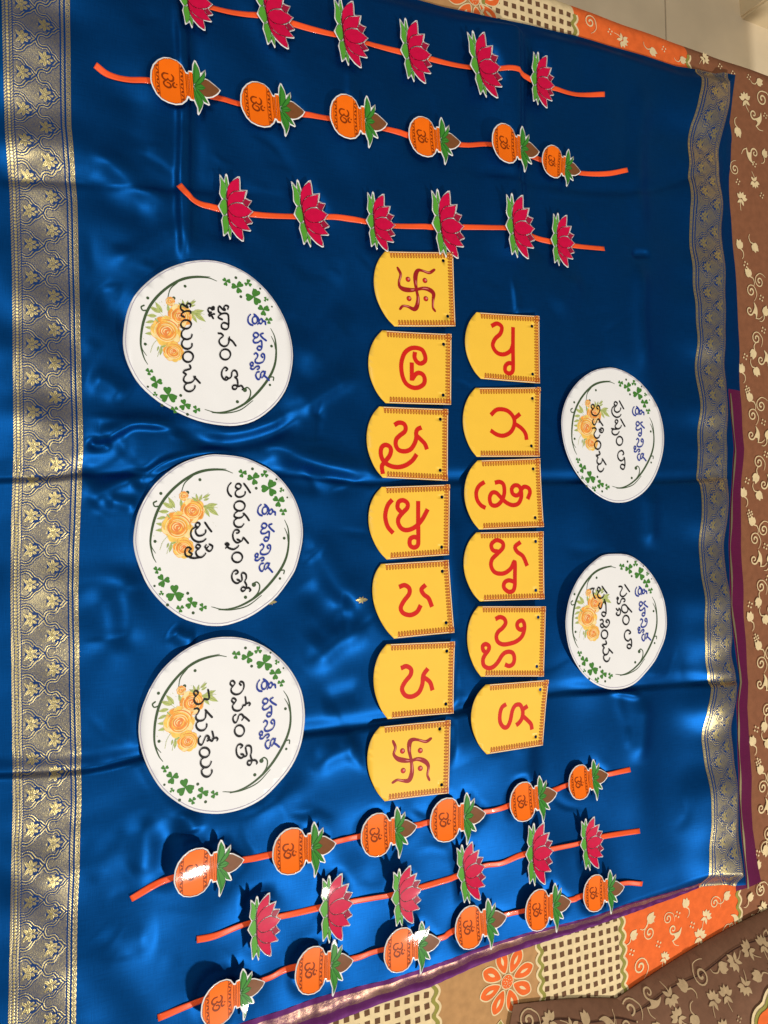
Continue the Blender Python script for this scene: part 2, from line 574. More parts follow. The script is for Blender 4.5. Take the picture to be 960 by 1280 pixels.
# ------------------------------------------------------------------ floor, wall corner
FLOOR_Z = -0.62
fl = bpy.data.meshes.new('floor')
fl.from_pydata([(-3, -3.5, FLOOR_Z), (6, -3.5, FLOOR_Z), (6, 4, FLOOR_Z), (-3, 4, FLOOR_Z)], [], [(0, 1, 2, 3)])
floor = tag(link('floor', fl, mats=[GROUT]), kind='structure')
j = W(832, 24, FLOOR_Z + 0.004)
TS = 1.2
y_mid = W(860, 30, FLOOR_Z)[1]
tm = bpy.data.meshes.new('floor_tile')
tv = []
for z_, e_ in ((0.0, 0.0), (0.004, 0.0)):
    tv += [(0.0025, 0.0025, z_), (TS - 0.0025, 0.0025, z_), (TS - 0.0025, TS - 0.0025, z_), (0.0025, TS - 0.0025, z_)]
tm.from_pydata(tv, [], [(4, 5, 6, 7), (0, 1, 5, 4), (1, 2, 6, 5), (2, 3, 7, 6), (3, 0, 4, 7)])
tm.materials.append(FLOOR)
for a in range(-2, 3):
    for b in range(-1, 2):
        t_ = bpy.data.objects.new('floor_tile', tm)
        COL.objects.link(t_)
        t_.parent = floor
        t_.location = (j[0] + a * TS, y_mid - 0.6 + b * TS, FLOOR_Z + 0.0005)
cw = W(925.8, 23.3, FLOOR_Z + 0.0045)
c2 = W(923.5, -6, FLOOR_Z + 0.0045); c3 = W(966, 39, FLOOR_Z + 0.0045)
e1 = (c3 - cw) / np.linalg.norm(c3 - cw); e2 = (c2 - cw) / np.linalg.norm(c2 - cw)
q = [cw, cw + e1 * 1.2, cw + e1 * 1.2 + e2 * 0.8, cw + e2 * 0.8]
bm = bmesh.new()
vb = [bm.verts.new((p[0], p[1], FLOOR_Z + 0.0045)) for p in q]
fb = bm.faces.new(vb)
ex = bmesh.ops.extrude_face_region(bm, geom=[fb])
bmesh.ops.translate(bm, verts=[v for v in ex['geom'] if isinstance(v, bmesh.types.BMVert)], vec=(0, 0, 2.2))
bmesh.ops.recalc_face_normals(bm, faces=bm.faces)
bmesh.ops.bevel(bm, geom=[e for e in bm.edges if abs(e.verts[0].co.z - e.verts[1].co.z) > 1], offset=0.006, segments=2, affect='EDGES')
wm = bpy.data.meshes.new('wall'); bm.to_mesh(wm); bm.free()
tag(link('wall', wm, mats=[WALLM]), kind='structure')

# ------------------------------------------------------------------ bedsheet
bed_edge = W(790, 58, BED_Z)[1] + 0.0
be = Wp([(640, -16), (718, 6), (800, 36), (857, 58), (900, 73), (960, 97)], BED_Z)
be_fit = np.polyfit(be[:, 0], be[:, 1], 1)


def edge_y(x):
    return np.polyval(be_fit, x) + 0.016


def band_line(pa, pb):
    a = W(*pa, BED_Z); b = W(*pb, BED_Z)
    return lambda y: a[0] + (b[0] - a[0]) * (y - a[1]) / (b[1] - a[1])


B_CT = band_line((500, -20), (545, 1262))     # check | tan
B_TC = band_line((605, 0), (676, 1216))       # tan | check
B_CO = band_line((718, 34), (779, 1200))      # check | orange
B_OB = band_line((860, 76), (924, 1135))      # orange | brown


def bed_h(x, y):
    return BED_Z + 0.0012 * np.sin(x * 21 + y * 9) * np.sin(y * 17 - x * 6 + 1.0) + 0.0005 * np.sin(x * 55 + y * 30) * np.sin(y * 47)


def bed_z1(x, y):
    return float(bed_h(x, y))


rows = np.r_[np.linspace(-1.0, 0.0, 90), np.linspace(0.01, 1.0, 70), 1.0 + np.linspace(0.01, 0.2, 14), 1.24, 1.5]
bands = [(lambda y: -0.45 + 0 * y), B_CT, B_TC, B_CO, B_OB, (lambda y: 1.95 + 0 * y)]
bmats = [SH_CREAM, SH_TAN, SH_CREAM, SH_ORANGE, SH_BROWN]
allP = []
mid = []
for k in range(5):
    n = 40 if k in (0, 4) else 14
    for c in range(n + (1 if k == 4 else 0)):
        allP.append((k, c / n)); mid.append(k)
R_ED = 0.03
P = np.zeros((len(rows), len(allP), 3))
for ci, (k, f) in enumerate(allP):
    x = 0.0
    for ri, r in enumerate(rows):
        if r <= 1.0:
            y0 = -1.3; ye = edge_y(x) - R_ED
            y = y0 + (ye - y0) * (r + 1.0) / 2.0
            z = 0.0
        else:
            ye = edge_y(x) - R_ED
            if r <= 1.2:
                a = (r - 1.0) / 0.2 * math.pi / 2
                y = ye + R_ED * math.sin(a); z = -R_ED * (1 - math.cos(a))
            else:
                y = ye + R_ED + 0.004 * math.sin(x * 40) * (r - 1.2) * 10; z = -R_ED - (FLOOR_Z * -1 + BED_Z - R_ED - 0.012) * (r - 1.2) / 0.3
        x = bands[k](y) * (1 - f) + bands[k + 1](y) * f
        P[ri, ci] = (x, y, z + bed_h(x, y))
me = grid_mesh('bedsheet', P)
mi = np.tile(np.array(mid[:-1]), len(rows) - 1)
me.polygons.foreach_set('material_index', mi.astype(np.int32))
sheet = link('bedsheet', me, mats=bmats)
tag(sheet, 'brown, orange and checked printed cotton bedsheet spread under the blue saree', 'bedsheet')


def cover_ok(x, y):
    """only print where the saree does not lie on the sheet"""
    return y < -0.36 or y > 0.42 or x > 1.05


# checks
ck = MB(bed_z1)
dx = 0.0146
for bl, br in ((lambda y: B_CT(y) - 0.17, B_CT), (B_TC, B_CO)):
    for jy in np.arange(-1.0, 0.85, dx):
        if not cover_ok(0, jy) or jy > edge_y(0.8) - 0.02:
            continue
        x0 = bl(jy) + 0.010
        for jx in np.arange(x0, br(jy) - 0.008, dx):
            s = dx * 0.27
            a = random.uniform(-0.12, 0.12)
            ck.poly([(jx + s * (math.cos(t + a) * 1.35), jy + s * (math.sin(t + a) * 1.35)) for t in (math.pi / 4, 3 * math.pi / 4, 5 * math.pi / 4, 7 * math.pi / 4)], 0.0005)
            ck.lay = 0
tag(ck.build('check_print', [SH_DARK], sheet), kind='stuff')


# scalloped edgings
def scallop(line, sgn, cols, name, step=0.021, depth=0.0065):
    for y0, y1 in ((-1.0, -0.36), (0.42, 0.83)):
        g = MB(bed_z1)
        for w_, off, m_ in cols:
            pts = []
            for y in np.arange(y0, min(y1, edge_y(line(0.6)) - 0.028), step / 12):
                ph = abs(math.sin(math.pi * y / step))
                pts.append((line(y) + sgn * (depth * ph + off - depth / 2), y))
            g.stroke(pts, w_, 0.0006, m_, cap=False)
        g.build(name, [SH_GREEN, SH_CREAM], sheet)


for ln, sg in ((B_CT, 1), (B_TC, -1), (B_CO, 1), (B_OB, 1)):
    scallop(ln, sg, [(0.006, -0.002, 0), (0.0035, 0.003, 1)], 'scalloped_edging')


# sprig motifs
def spiral(c, r, a0, turns, sg=1, n=22):
    out = []
    for i in range(n):
        t = i / (n - 1)
        a = a0 + sg * turns * 2 * math.pi * t
        rr = r * (1 - 0.82 * t)
        out.append((c[0] + rr * math.cos(a), c[1] + rr * math.sin(a)))
    return out


def leaf_pts(b, t, w, n=7):
    b = np.asarray(b, float); t = np.asarray(t, float)
    d = t - b; nn = np.array([-d[1], d[0]])
    up = []; dn = []
    for i in range(n):
        f = i / (n - 1)
        h = w * math.sin(math.pi * f ** 0.8) * 0.5
        up.append(b + d * f + nn * h); dn.append(b + d * f - nn * h)
    return up + dn[-2:0:-1]


def motif(g, kind, c, s, a, mi=0, z=0.0006):
    c = np.asarray(c, float)
    def R(x, y):
        return c + s * np.array([x * math.cos(a) - y * math.sin(a), x * math.sin(a) + y * math.cos(a)])
    if kind == 0:      # lobed leaf on a curved stalk
        for t, l in ((-0.75, 0.75), (-0.3, 0.95), (0.15, 1.0), (0.6, 0.7)):
            g.poly(leaf_pts(R(0, 0), R(l * math.cos(t), l * math.sin(t)), 0.62), z, mi)
        g.stroke([R(*p) for p in spline([(0, 0), (-0.35, -0.25), (-0.8, -0.15), (-1.0, 0.15)], 4)], np.linspace(0.13, 0.05, 13) * s, z, mi)
    elif kind == 1:    # swirl
        g.stroke([R(*p) for p in spiral((0, 0), 0.8, 0.2, 1.4)], np.linspace(0.10, 0.2, 22) * s, z, mi)
        g.stroke([R(*p) for p in spline([(0.78, 0.16), (0.85, -0.5), (0.5, -1.0), (0.1, -1.25)], 4)], np.linspace(0.12, 0.04, 13) * s, z, mi)
    elif kind == 2:    # swirl with leaf
        g.stroke([R(*p) for p in spiral((-0.5, 0.3), 0.5, -0.6, 1.2, -1)], np.linspace(0.16, 0.1, 22) * s, z, mi)
        g.poly(spline([R(-0.15, 0.0), R(0.3, 0.5), R(0.35, 1.0), R(0.62, 0.4), R(0.5, -0.2), R(0.1, -0.7), R(0.2, -0.2)], 3, True), z, mi)
        g.stroke([R(*p) for p in spline([(0.12, -0.6), (0.6, -0.75), (1.1, -0.6)], 4)], np.linspace(0.1, 0.05, 9) * s, z, mi)
    elif kind == 3:    # flower
        for i in range(5):
            t = -1.1 + i * 0.55
            g.poly(leaf_pts(R(0.15 * math.cos(t), 0.15 * math.sin(t)), R(0.85 * math.cos(t), 0.85 * math.sin(t)), 0.55), z, mi)
        for t in (2.4, 3.9):
            g.poly(leaf_pts(R(0, 0), R(0.7 * math.cos(t), 0.7 * math.sin(t)), 0.45), z, mi)
        g.stroke([R(*p) for p in spline([(0, 0), (-0.5, 0.05), (-1.1, -0.2)], 4)], np.linspace(0.1, 0.05, 9) * s, z, mi)
    else:              # four dots
        for t in range(4):
            g.disc(R(0.22 * math.cos(t * math.pi / 2), 0.22 * math.sin(t * math.pi / 2)), 0.085 * s, z, mi, 7)


sp = MB(bed_z1)
for px, py, k, s, a in [(810, 1152, 0, .020, .6), (812, 1166, 1, .016, 2.4), (843, 1168, 2, .018, -.7), (858, 1134, 0, .018, 1.8), (905, 1122, 0, .018, .4),
                        (893, 1128, 1, .014, .8), (882, 1147, 3, .018, .9), (874, 1172, 3, .021, 1.2), (800, 1208, 1, .019, .3), (788, 1172, 0, .018, .5),
                        (919, 1152, 2, .018, 1.0), (830, 1198, 3, .015, 1.0), (835, 1148, 1, .013, 1.0), (865, 1156, 4, .022, .3), (789, 1190, 4, .022, .3),
                        (847, 1143, 4, .022, .3), (823, 1180, 4, .022, .3), (893, 1176, 4, .022, .3), (908, 1165, 1, .014, 2.0),
                        (737, 28, 1, .018, 0), (777, 50, 3, .02, -.6), (812, 62, 0, .02, -.4), (742, 22, 0, .018, -.8), (762, 40, 4, .022, .3), (829, 62, 4, .022, .3),
                        (850, 75, 0, .018, .2), (790, 35, 0, .018, -1.0),
                        (931, 126, 3, .026, 1.8), (952, 124, 1, .024, 1.4), (945, 150, 2, .026, -.3), (921, 160, 0, .026, -1.4), (937, 192, 2, .026, -2.4),
                        (954, 196, 0, .022, 1.2), (917, 212, 1, .018, 2.8), (942, 227, 3, .022, -1.4), (926, 250, 3, .024, 1.3), (900, 83, 4, .024, .2), (880, 74, 3, .02, .6),
                        (916, 92, 4, .024, .2), (927, 88, 3, .022, .2), (945, 103, 0, .022, .2), (935, 97, 4, .024, .3),
                        (956, 145, 4, .026, .3), (942, 206, 4, .026, .3), (921, 228, 4, .026, .3), (951, 245, 4, .026, .3)]:
    if W(px, py, BED_Z)[1] > edge_y(W(px, py, BED_Z)[0]) - 0.026:
        continue
    motif(sp, k, W(px, py, BED_Z), s * (0.72 if (px > 875 and py < 300) else 0.8 if py < 300 else 0.9), a)
# the brown margin: repeat of the sprigs
pxs = [(929, 466, 0, 1.9), (945, 460, 0, -.9), (940, 501, 0, 2.2), (941, 519, 1, .3), (952, 507, 1, 2.0), (944, 546, 2, .3), (957, 548, 0, 1.0), (947, 578, 1, .6),
       (945, 593, 0, -2.0), (958, 606, 2, .5)]
for rep in (-1, 0, 1, 2, 3):
    for px, py, k, a in pxs:
        yy = py + rep * 155
        if yy < 262:
            continue
        motif(sp, k, W(px + (yy - 560) * 0.016 + (0 if yy < 760 else 5), yy, BED_Z), 0.0178 if k != 1 else 0.0148, a)
    for px, py in ((954, 528), (956, 568), (933, 601), (936, 644), (935, 486)):
        yy = py + rep * 155
        if yy > 262:
            motif(sp, 4, W(px + (yy - 560) * 0.016 + (0 if yy < 760 else 5), yy, BED_Z), 0.021, .4)
for px, py, k, a in [(945, 1085, 0, 1.0), (955, 1060, 1, .5), (950, 1112, 1, 1.5), (935, 1125, 0, .8), (952, 1135, 3, .4), (968, 1090, 2, 0), (940, 1145, 4, .4)]:
    motif(sp, k, W(px, py, BED_Z), 0.015, a)
for _ in range(120):
    x = random.uniform(1.33, 1.85); y = random.uniform(-0.9, edge_y(1.6) - 0.07)
    motif(sp, random.choice([0, 1, 2, 3, 4]), (x, y), 0.015, random.uniform(0, 6.28))
tag(sp.build('sprig_print', [SH_CREAM], sheet), kind='stuff')

# daisies on the tan stripe
for cx, cy in ((634, 1227), (592, -2), (600, 1400)):
    dz = MB(bed_z1)
    c = W(cx, cy, BED_Z)
    for i in range(8):
        a = i * math.pi / 4 + 0.25
        d = np.array([math.cos(a), math.sin(a)]); nn = np.array([-d[1], d[0]])
        out = [c + d * 0.012, c + d * 0.024 + nn * 0.0085, c + d * 0.038 + nn * 0.0095, c + d * 0.047, c + d * 0.038 - nn * 0.0095, c + d * 0.024 - nn * 0.0085]
        s_ = spline(out, 4, True)
        dz.poly(s_, 0.0005, 1)
        dz.stroke(s_, 0.0018, 0.0006, 0, closed=True)
        dz.poly(leaf_pts(c + d * 0.024, c + d * 0.038, 0.3), 0.0007, 0)
    dz.disc(c, 0.011, 0.0008, 0, 20)
    dz.disc(c, 0.0095, 0.0010, 1, 20)
    for i in range(16):
        a = i * 2.4; r = 0.0021 * math.sqrt(i)
        dz.disc(c + r * np.array([math.cos(a), math.sin(a)]), 0.0008, 0.0012, 0, 6)
    b = c + np.array([-0.012, -0.05])
    l_ = leaf_pts(b, b + np.array([-0.008, -0.035]), 0.45)
    dz.poly(l_, 0.0005, 2)
    dz.stroke(l_, 0.0014, 0.0007, 0, closed=True)
    dz.build('daisy_print', [SH_CREAM, SH_ORANGE, SH_GREEN], sheet)

# ------------------------------------------------------------------ card outlines (flatten the cloth below them first)
ZA = (440, 300, 924 / 260.0)
ZB = (440, 640, 899 / 260.0)
T = 8.348
TILES = [
    # corners TL TR BR BL + leftmost x (zoom frame), letters (zoom frame), holes
    dict(f=ZA, c=[(150, 48), (443, 58), (452, 387), (190, 383)], l=102, hf=(455, 305, 8.0), holes=[(785, 172), (826, 728)], sw=1,
         s=[[(700, 260), (650, 290), (590, 270), (545, 262), (520, 300), (515, 370), (525, 455), (540, 540), (530, 620), (500, 652), (440, 625), (390, 620), (362, 650)],
            [(340, 235), (370, 300), (355, 370), (360, 420), (400, 450), (470, 460), (525, 455), (590, 445), (650, 460), (690, 500), (685, 570), (685, 640), (705, 675)]],
         d=[(443, 352), (608, 366), (452, 545), (616, 549)]),
    dict(f=ZA, c=[(140, 398), (437, 420), (436, 733), (155, 722)], l=79, hf=(455, 400, T), holes=[(825, 255), (822, 785)],
         s=[[(540, 330), (535, 385), (560, 435), (600, 452), (640, 425), (640, 370), (610, 310), (550, 288), (490, 295), (435, 340), (405, 420), (400, 500), (415, 590), (450, 660), (510, 700), (570, 703), (625, 670), (638, 620), (620, 570), (580, 550), (545, 565), (515, 610)], [(507, 440), (508, 630)]]),
    dict(f=ZA, c=[(125, 738), (426, 752), (424, 1070), (140, 1055)], l=70, hf=(455, 500, T), holes=[(797, 200), (795, 733)],
         s=[[(325, 260), (370, 235), (420, 245), (442, 285), (430, 330), (380, 370), (345, 410), (340, 470), (370, 520), (430, 535), (490, 515), (530, 460), (550, 400), (550, 340), (565, 305), (605, 285)],
            [(560, 375), (605, 420), (640, 460), (660, 515)],
            [(555, 565), (510, 630), (440, 680), (360, 700), (280, 685), (215, 640), (185, 570), (190, 500), (225, 468), (270, 480), (290, 520), (275, 580), (230, 640), (195, 690), (205, 770)]]),
    dict(f=(455, 600, T), c=[(190, 72), (890, 48), (884, 782), (245, 830)], l=55, hf=(455, 600, T), holes=[(810, 178), (810, 700)],
         s=[[(300, 205), (255, 260), (230, 340), (230, 410), (255, 490), (310, 555)],
            [(390, 335), (355, 290), (365, 230), (410, 212), (455, 240), (455, 290), (410, 340), (370, 390), (360, 440), (385, 495), (430, 522), (490, 515), (550, 480), (610, 410), (665, 305)],
            [(567, 220), (567, 420), (570, 600), (565, 680), (525, 705), (485, 680), (485, 620), (525, 595), (568, 610)]]),
    dict(f=ZB, c=[(130, 225), (415, 207), (437, 520), (185, 548)], l=97, hf=ZB, holes=[(389, 256), (404, 478)],
         s=[[(207, 325), (230, 317), (250, 330), (250, 355), (228, 385), (214, 415), (225, 438), (255, 446), (283, 432), (299, 403)], [(320, 315), (302, 335), (312, 357), (332, 374), (346, 410)]]),
    dict(f=ZB, c=[(150, 572), (438, 558), (432, 868), (155, 895)], l=95, hf=ZB, holes=[(405, 600), (401, 828)],
         s=[[(212, 676), (235, 667), (255, 680), (253, 705), (230, 735), (217, 765), (230, 792), (258, 798), (288, 780), (303, 745), (308, 705), (327, 676)], [(306, 712), (335, 735), (346, 770)]]),
    dict(f=ZB, c=[(125, 930), (420, 897), (413, 1213), (145, 1253)], l=70, hf=ZB, holes=[(376, 936), (384, 1177)], sw=1,
         s=[[(340, 978), (318, 992), (285, 985), (262, 985), (250, 1000), (249, 1035), (257, 1075), (260, 1125), (248, 1160), (222, 1163), (198, 1160), (178, 1172)],
            [(180, 992), (190, 1020), (183, 1048), (200, 1068), (230, 1075), (257, 1075), (285, 1068), (315, 1078), (329, 1100), (325, 1135), (333, 1158)]],
         d=[(220, 1034), (295, 1031), (223, 1119), (295, 1108)]),
    dict(f=ZA, c=[(555, 320), (824, 341), (828, 639), (575, 615)], l=506, hf=ZA, holes=[(794, 385), (798, 597)],
         s=[[(620, 382), (645, 371), (665, 386), (660, 415), (636, 440), (627, 470), (645, 500), (675, 508), (703, 493), (714, 465)],
            [(714, 388), (714, 480), (715, 560), (712, 585), (698, 593), (682, 583), (682, 560), (697, 547), (714, 552)]]),
    dict(f=ZA, c=[(555, 655), (832, 656), (829, 963), (560, 962)], l=499, hf=ZA, holes=[(799, 704), (795, 915)],
         s=[[(622, 776), (650, 752), (690, 756), (717, 782), (724, 815), (710, 850), (680, 868), (650, 864), (621, 845)], [(748, 772), (722, 794)], [(724, 815), (752, 835), (770, 860), (775, 888)]]),
    dict(f=(575, 565, 8.727), c=[(205, 90), (862, 70), (900, 818), (220, 845)], l=62, hf=(575, 565, 8.727), holes=[(792, 184), (813, 716)],
         s=[[(280, 325), (220, 370), (190, 440), (200, 520), (240, 580), (290, 610)],
            [(390, 335), (440, 325), (480, 350), (492, 410), (485, 480), (450, 550), (400, 585), (350, 570), (335, 500), (360, 445), (405, 445), (450, 490), (510, 550), (580, 580), (640, 560), (670, 490), (665, 410), (640, 370), (600, 365), (570, 400), (580, 455), (620, 475), (655, 450), (670, 410), (700, 380), (745, 395), (760, 440), (745, 490), (735, 515)]]),
    dict(f=ZB, c=[(545, 88), (822, 84), (826, 376), (560, 387)], l=491, hf=ZB, holes=[(791, 127), (792, 338)],
         s=[[(640, 172), (615, 165), (609, 140), (630, 122), (655, 132), (657, 155), (635, 180), (612, 205), (608, 235), (625, 262), (660, 266), (690, 245), (706, 215), (707, 280), (706, 322), (698, 342), (680, 345), (662, 328), (664, 306), (682, 296), (706, 303)],
            [(730, 130), (708, 150), (716, 172), (740, 192), (757, 233)]]),
    dict(f=(575, 750, T), c=[(190, 65), (878, 65), (860, 795), (220, 800)], l=75, hf=(575, 750, T), holes=[(802, 177), (790, 690)],
         s=[[(365, 200), (410, 178), (455, 195), (470, 240), (440, 290), (395, 330), (375, 380), (390, 435), (440, 462), (510, 455), (580, 430), (635, 380), (660, 310), (660, 250), (640, 215), (610, 220), (588, 250), (595, 290), (625, 310), (650, 295)],
            [(270, 550), (240, 525), (235, 480), (265, 460), (298, 480), (295, 520), (260, 570), (238, 620), (245, 680), (290, 710), (340, 700), (390, 650), (440, 570), (490, 540), (540, 550), (560, 600), (550, 660), (510, 688), (465, 672)]]),
    dict(f=(575, 840, T), c=[(245, 125), (902, 76), (848, 760), (265, 852)], l=97, hf=(575, 840, T), holes=[(818, 177), (775, 670)],
         s=[[(465, 330), (420, 365), (400, 440), (405, 520), (440, 570), (480, 565), (510, 500), (530, 400), (560, 345), (605, 335), (630, 370), (640, 420), (630, 480), (600, 525), (570, 550)], [(690, 350), (645, 382)], [(635, 450), (690, 500), (725, 540), (735, 595)]]),
]
PLATES_Z = [(140, 315, 4.0), (155, 560, 4.0), (160, 790, 4.0), (690, 450, 6.0), (690, 680, 6.0)]
PLATE_OUT = [
    [(55, 430), (70, 320), (105, 230), (170, 155), (260, 90), (370, 50), (480, 40), (580, 60), (680, 110), (770, 190), (840, 290), (885, 400), (903, 520), (885, 640), (850, 720), (790, 790), (710, 845), (620, 868), (530, 865), (430, 845), (330, 805), (230, 750), (140, 670), (90, 590), (62, 510)],
    [(48, 440), (65, 340), (100, 260), (150, 185), (220, 120), (300, 70), (400, 38), (470, 32), (590, 45), (680, 80), (760, 130), (830, 210), (870, 290), (893, 380), (893, 470), (865, 590), (835, 650), (770, 740), (700, 800), (620, 850), (520, 885), (440, 890), (370, 878), (280, 845), (190, 775), (120, 690), (75, 590), (52, 510)],
    [(53, 500), (62, 410), (85, 340), (120, 265), (175, 185), (250, 115), (330, 65), (420, 32), (510, 25), (590, 35), (680, 70), (760, 130), (820, 200), (865, 290), (883, 390), (880, 480), (860, 580), (820, 670), (760, 750), (680, 830), (590, 880), (500, 905), (420, 910), (330, 895), (250, 855), (170, 790), (110, 700), (70, 600)],
    [(75, 490), (82, 390), (110, 300), (155, 220), (210, 155), (280, 100), (350, 68), (430, 55), (490, 60), (570, 90), (650, 145), (710, 205), (760, 275), (805, 360), (835, 460), (848, 560), (845, 660), (825, 760), (790, 860), (745, 940), (690, 1000), (620, 1045), (560, 1065), (490, 1068), (420, 1050), (340, 1005), (260, 935), (190, 850), (130, 740), (92, 620)],
    [(92, 620), (100, 500), (125, 390), (175, 280), (240, 190), (310, 125), (370, 85), (440, 75), (540, 78), (610, 105), (690, 170), (760, 260), (810, 360), (840, 470), (850, 600), (835, 710), (800, 800), (760, 880), (690, 970), (620, 1040), (550, 1075), (470, 1088), (390, 1080), (300, 1040), (220, 970), (160, 880), (115, 770)],
]
CARD_Z = 0.003


def tile_outline(t):
    TL, TR, BR, BL = (np.array(c, float) for c in t['c'])
    o = [TL, TR, BR, BL]
    mid_ = (TL + BL) / 2
    b = mid_[0] - t['l']
    arc = []
    for f, g in ((0.10, 0.40), (0.22, 0.70), (0.36, 0.92), (0.5, 1.0), (0.64, 0.95), (0.78, 0.76), (0.9, 0.44)):
        p = BL + (TL - BL) * f
        arc.append(p + np.array([-b * g, 0]))
    arc = spline([BL] + arc + [TL], 3)[1:-1]
    ox, oy, sc = t['f']
    return zo(ox, oy, sc, np.vstack([o, arc]))


for t in TILES:
    t['out'] = Wp(tile_outline(t), CARD_Z)
    t['z'] = rest(t['out'], 3)
plates = []
for zf_, o in zip(PLATES_Z, PLATE_OUT):
    w = Wp(zo(*zf_, spline(o, 3, True)), CARD_Z)
    plates.append([w, rest(w, 4 if len(plates) < 3 else 9, 75)])

LOTUS = [
    [((223, -6), (267, 3)), ((320, 19), (366, 24)), ((416.5, 40), (460, 48.5)), ((500, 62.5), (539, 69)), ((585.4, 83), (624, 85.8)), ((664, 95), (695, 106))],
    [((272.7, 256.5), (317.8, 263)), ((368.5, 266), (412.5, 266)), ((457.5, 275), (495, 281)), ((538.5, 280), (580, 283)), ((626.5, 285), (663.5, 289)), ((690, 297.5), (720, 303.5))],
    [((307, 1159.6), (352, 1149)), ((398.8, 1138), (443, 1129.6)), ((487.5, 1123), (526.8, 1111)), ((571.9, 1095.5), (607.8, 1083.5)), ((655.7, 1067.7), (690.7, 1062.9)), ((725.4, 1057), (754.5, 1048.8))],
]
POTS = [
    [((186.8, 100.4), (274.8, 116)), ((300, 127.5), (381.5, 140)), ((410, 145), (482.5, 157)), ((511.5, 167.5), (576.5, 177.5)), ((610, 179), (671, 192.5)), ((680, 195), (729, 212.5))],
    [((214.6, 1092.7), (305.8, 1074.6)), ((338.4, 1066.3), (417.9, 1051.3)), ((451.3, 1049), (522.5, 1033)), ((538.3, 1029.4), (607.8, 1016.4)), ((636, 1006.4), (695, 990)), ((712.3, 982.9), (762.6, 968.5))],
    [((246.7, 1256.7), (332.5, 1228.3)), ((366.4, 1216.2), (443.6, 1202)), ((478.8, 1191.9), (550.5, 1175)), ((568.8, 1165.6), (634.5, 1145.7)), ((652.4, 1139.6), (712.3, 1125.2)), ((725.4, 1117.8), (777, 1106.3))],
]
LO_OUT = [(45, 110), (70, 125), (128, 205), (140, 110), (155, 95), (175, 120), (210, 255), (280, 180), (340, 140), (375, 140), (390, 230), (395, 340), (510, 345), (500, 400), (480, 460), (585, 510), (570, 545), (525, 605), (612, 680), (535, 750), (605, 855), (590, 875), (515, 890), (575, 985), (560, 1000), (440, 975), (455, 1100), (450, 1165), (420, 1165), (340, 1100), (265, 995), (240, 1130), (225, 1140), (195, 1030), (130, 1085), (118, 1075), (110, 930), (90, 820), (120, 745), (35, 595), (100, 485), (55, 400), (65, 260)]
LO_PET = [
    ('petal', [(195, 290), (250, 215), (345, 165), (365, 185), (375, 350), (300, 360), (220, 420), (190, 490), (178, 400)], 0),
    ('petal', [(195, 500), (220, 425), (300, 370), (480, 362), (455, 470), (430, 535), (330, 533), (240, 566), (203, 612)], 0),
    ('back_petal', [(438, 540), (472, 482), (572, 520), (512, 604), (470, 575)], 1),
    ('back_petal', [(455, 785), (520, 756), (592, 852), (505, 878)], 1),
    ('petal', [(215, 782), (250, 852), (330, 930), (428, 970), (440, 1100), (430, 1150), (350, 1090), (270, 980), (220, 880)], 0),
    ('petal', [(206, 650), (232, 695), (300, 756), (452, 786), (500, 880), (556, 978), (420, 962), (330, 918), (250, 838), (212, 765)], 0),
    ('petal', [(207, 622), (240, 577), (330, 547), (430, 562), (520, 622), (592, 680), (520, 743), (400, 772), (300, 748), (232, 690)], 0),
    ('sepal', [(62, 155), (130, 238), (165, 330), (155, 485), (108, 468), (72, 398), (77, 260)], 2),
    ('sepal', [(152, 135), (188, 262), (173, 325), (142, 228)], 2),
    ('sepal', [(62, 597), (112, 497), (160, 494), (185, 600), (185, 690), (150, 736), (127, 733)], 2),
    ('sepal', [(112, 830), (132, 752), (185, 747), (213, 880), (193, 1000), (137, 1060), (122, 930)], 2),
    ('sepal', [(215, 915), (252, 987), (235, 1105), (206, 1000)], 2),
]
PO_OUT = [(90, 600), (100, 500), (130, 410), (190, 325), (260, 265), (340, 238), (430, 240), (490, 275), (530, 345), (548, 350), (560, 315), (605, 305), (610, 220), (635, 155), (655, 160), (690, 230), (705, 295), (765, 230), (770, 290), (755, 345), (800, 350), (870, 390), (938, 440), (900, 510), (840, 570), (765, 610), (785, 650), (795, 690), (780, 705), (720, 690), (700, 770), (665, 860), (645, 895), (630, 880), (635, 790), (605, 705), (560, 715), (548, 675), (520, 740), (460, 815), (380, 855), (290, 865), (210, 850), (150, 800), (110, 720), (92, 660)]
PO_BODY = [(108, 600), (117, 510), (148, 420), (203, 340), (270, 283), (345, 256), (425, 258), (477, 290), (512, 350), (525, 372), (528, 660), (502, 735), (447, 802), (375, 840), (290, 850), (213, 832), (163, 787), (123, 710), (108, 650)]
PO_LEAF = [[(610, 480), (612, 330), (625, 230), (640, 178), (680, 250), (695, 310), (690, 370), (650, 440)],
           [(615, 500), (650, 442), (690, 372), (758, 255), (755, 340), (735, 390), (690, 450), (640, 495)],
           [(612, 522), (650, 567), (700, 640), (715, 688), (690, 770), (650, 862), (650, 790), (620, 690), (610, 620)],
           [(615, 515), (670, 530), (730, 590), (755, 640), (778, 688), (725, 673), (690, 620), (650, 560)],
           [(618, 510), (660, 460), (710, 445), (755, 475), (720, 515), (670, 530)]]
PO_COCO = [(690, 452), (735, 395), (757, 360), (800, 368), (865, 405), (920, 445), (885, 505), (830, 560), (760, 595), (725, 580), (670, 530)]
LZ = (270, 210, 12.8); PZ = (330, 1010, 10.667)


def frame(pa, pb):
    a = W(*pa, CARD_Z); b = W(*pb, CARD_Z)
    return a, b


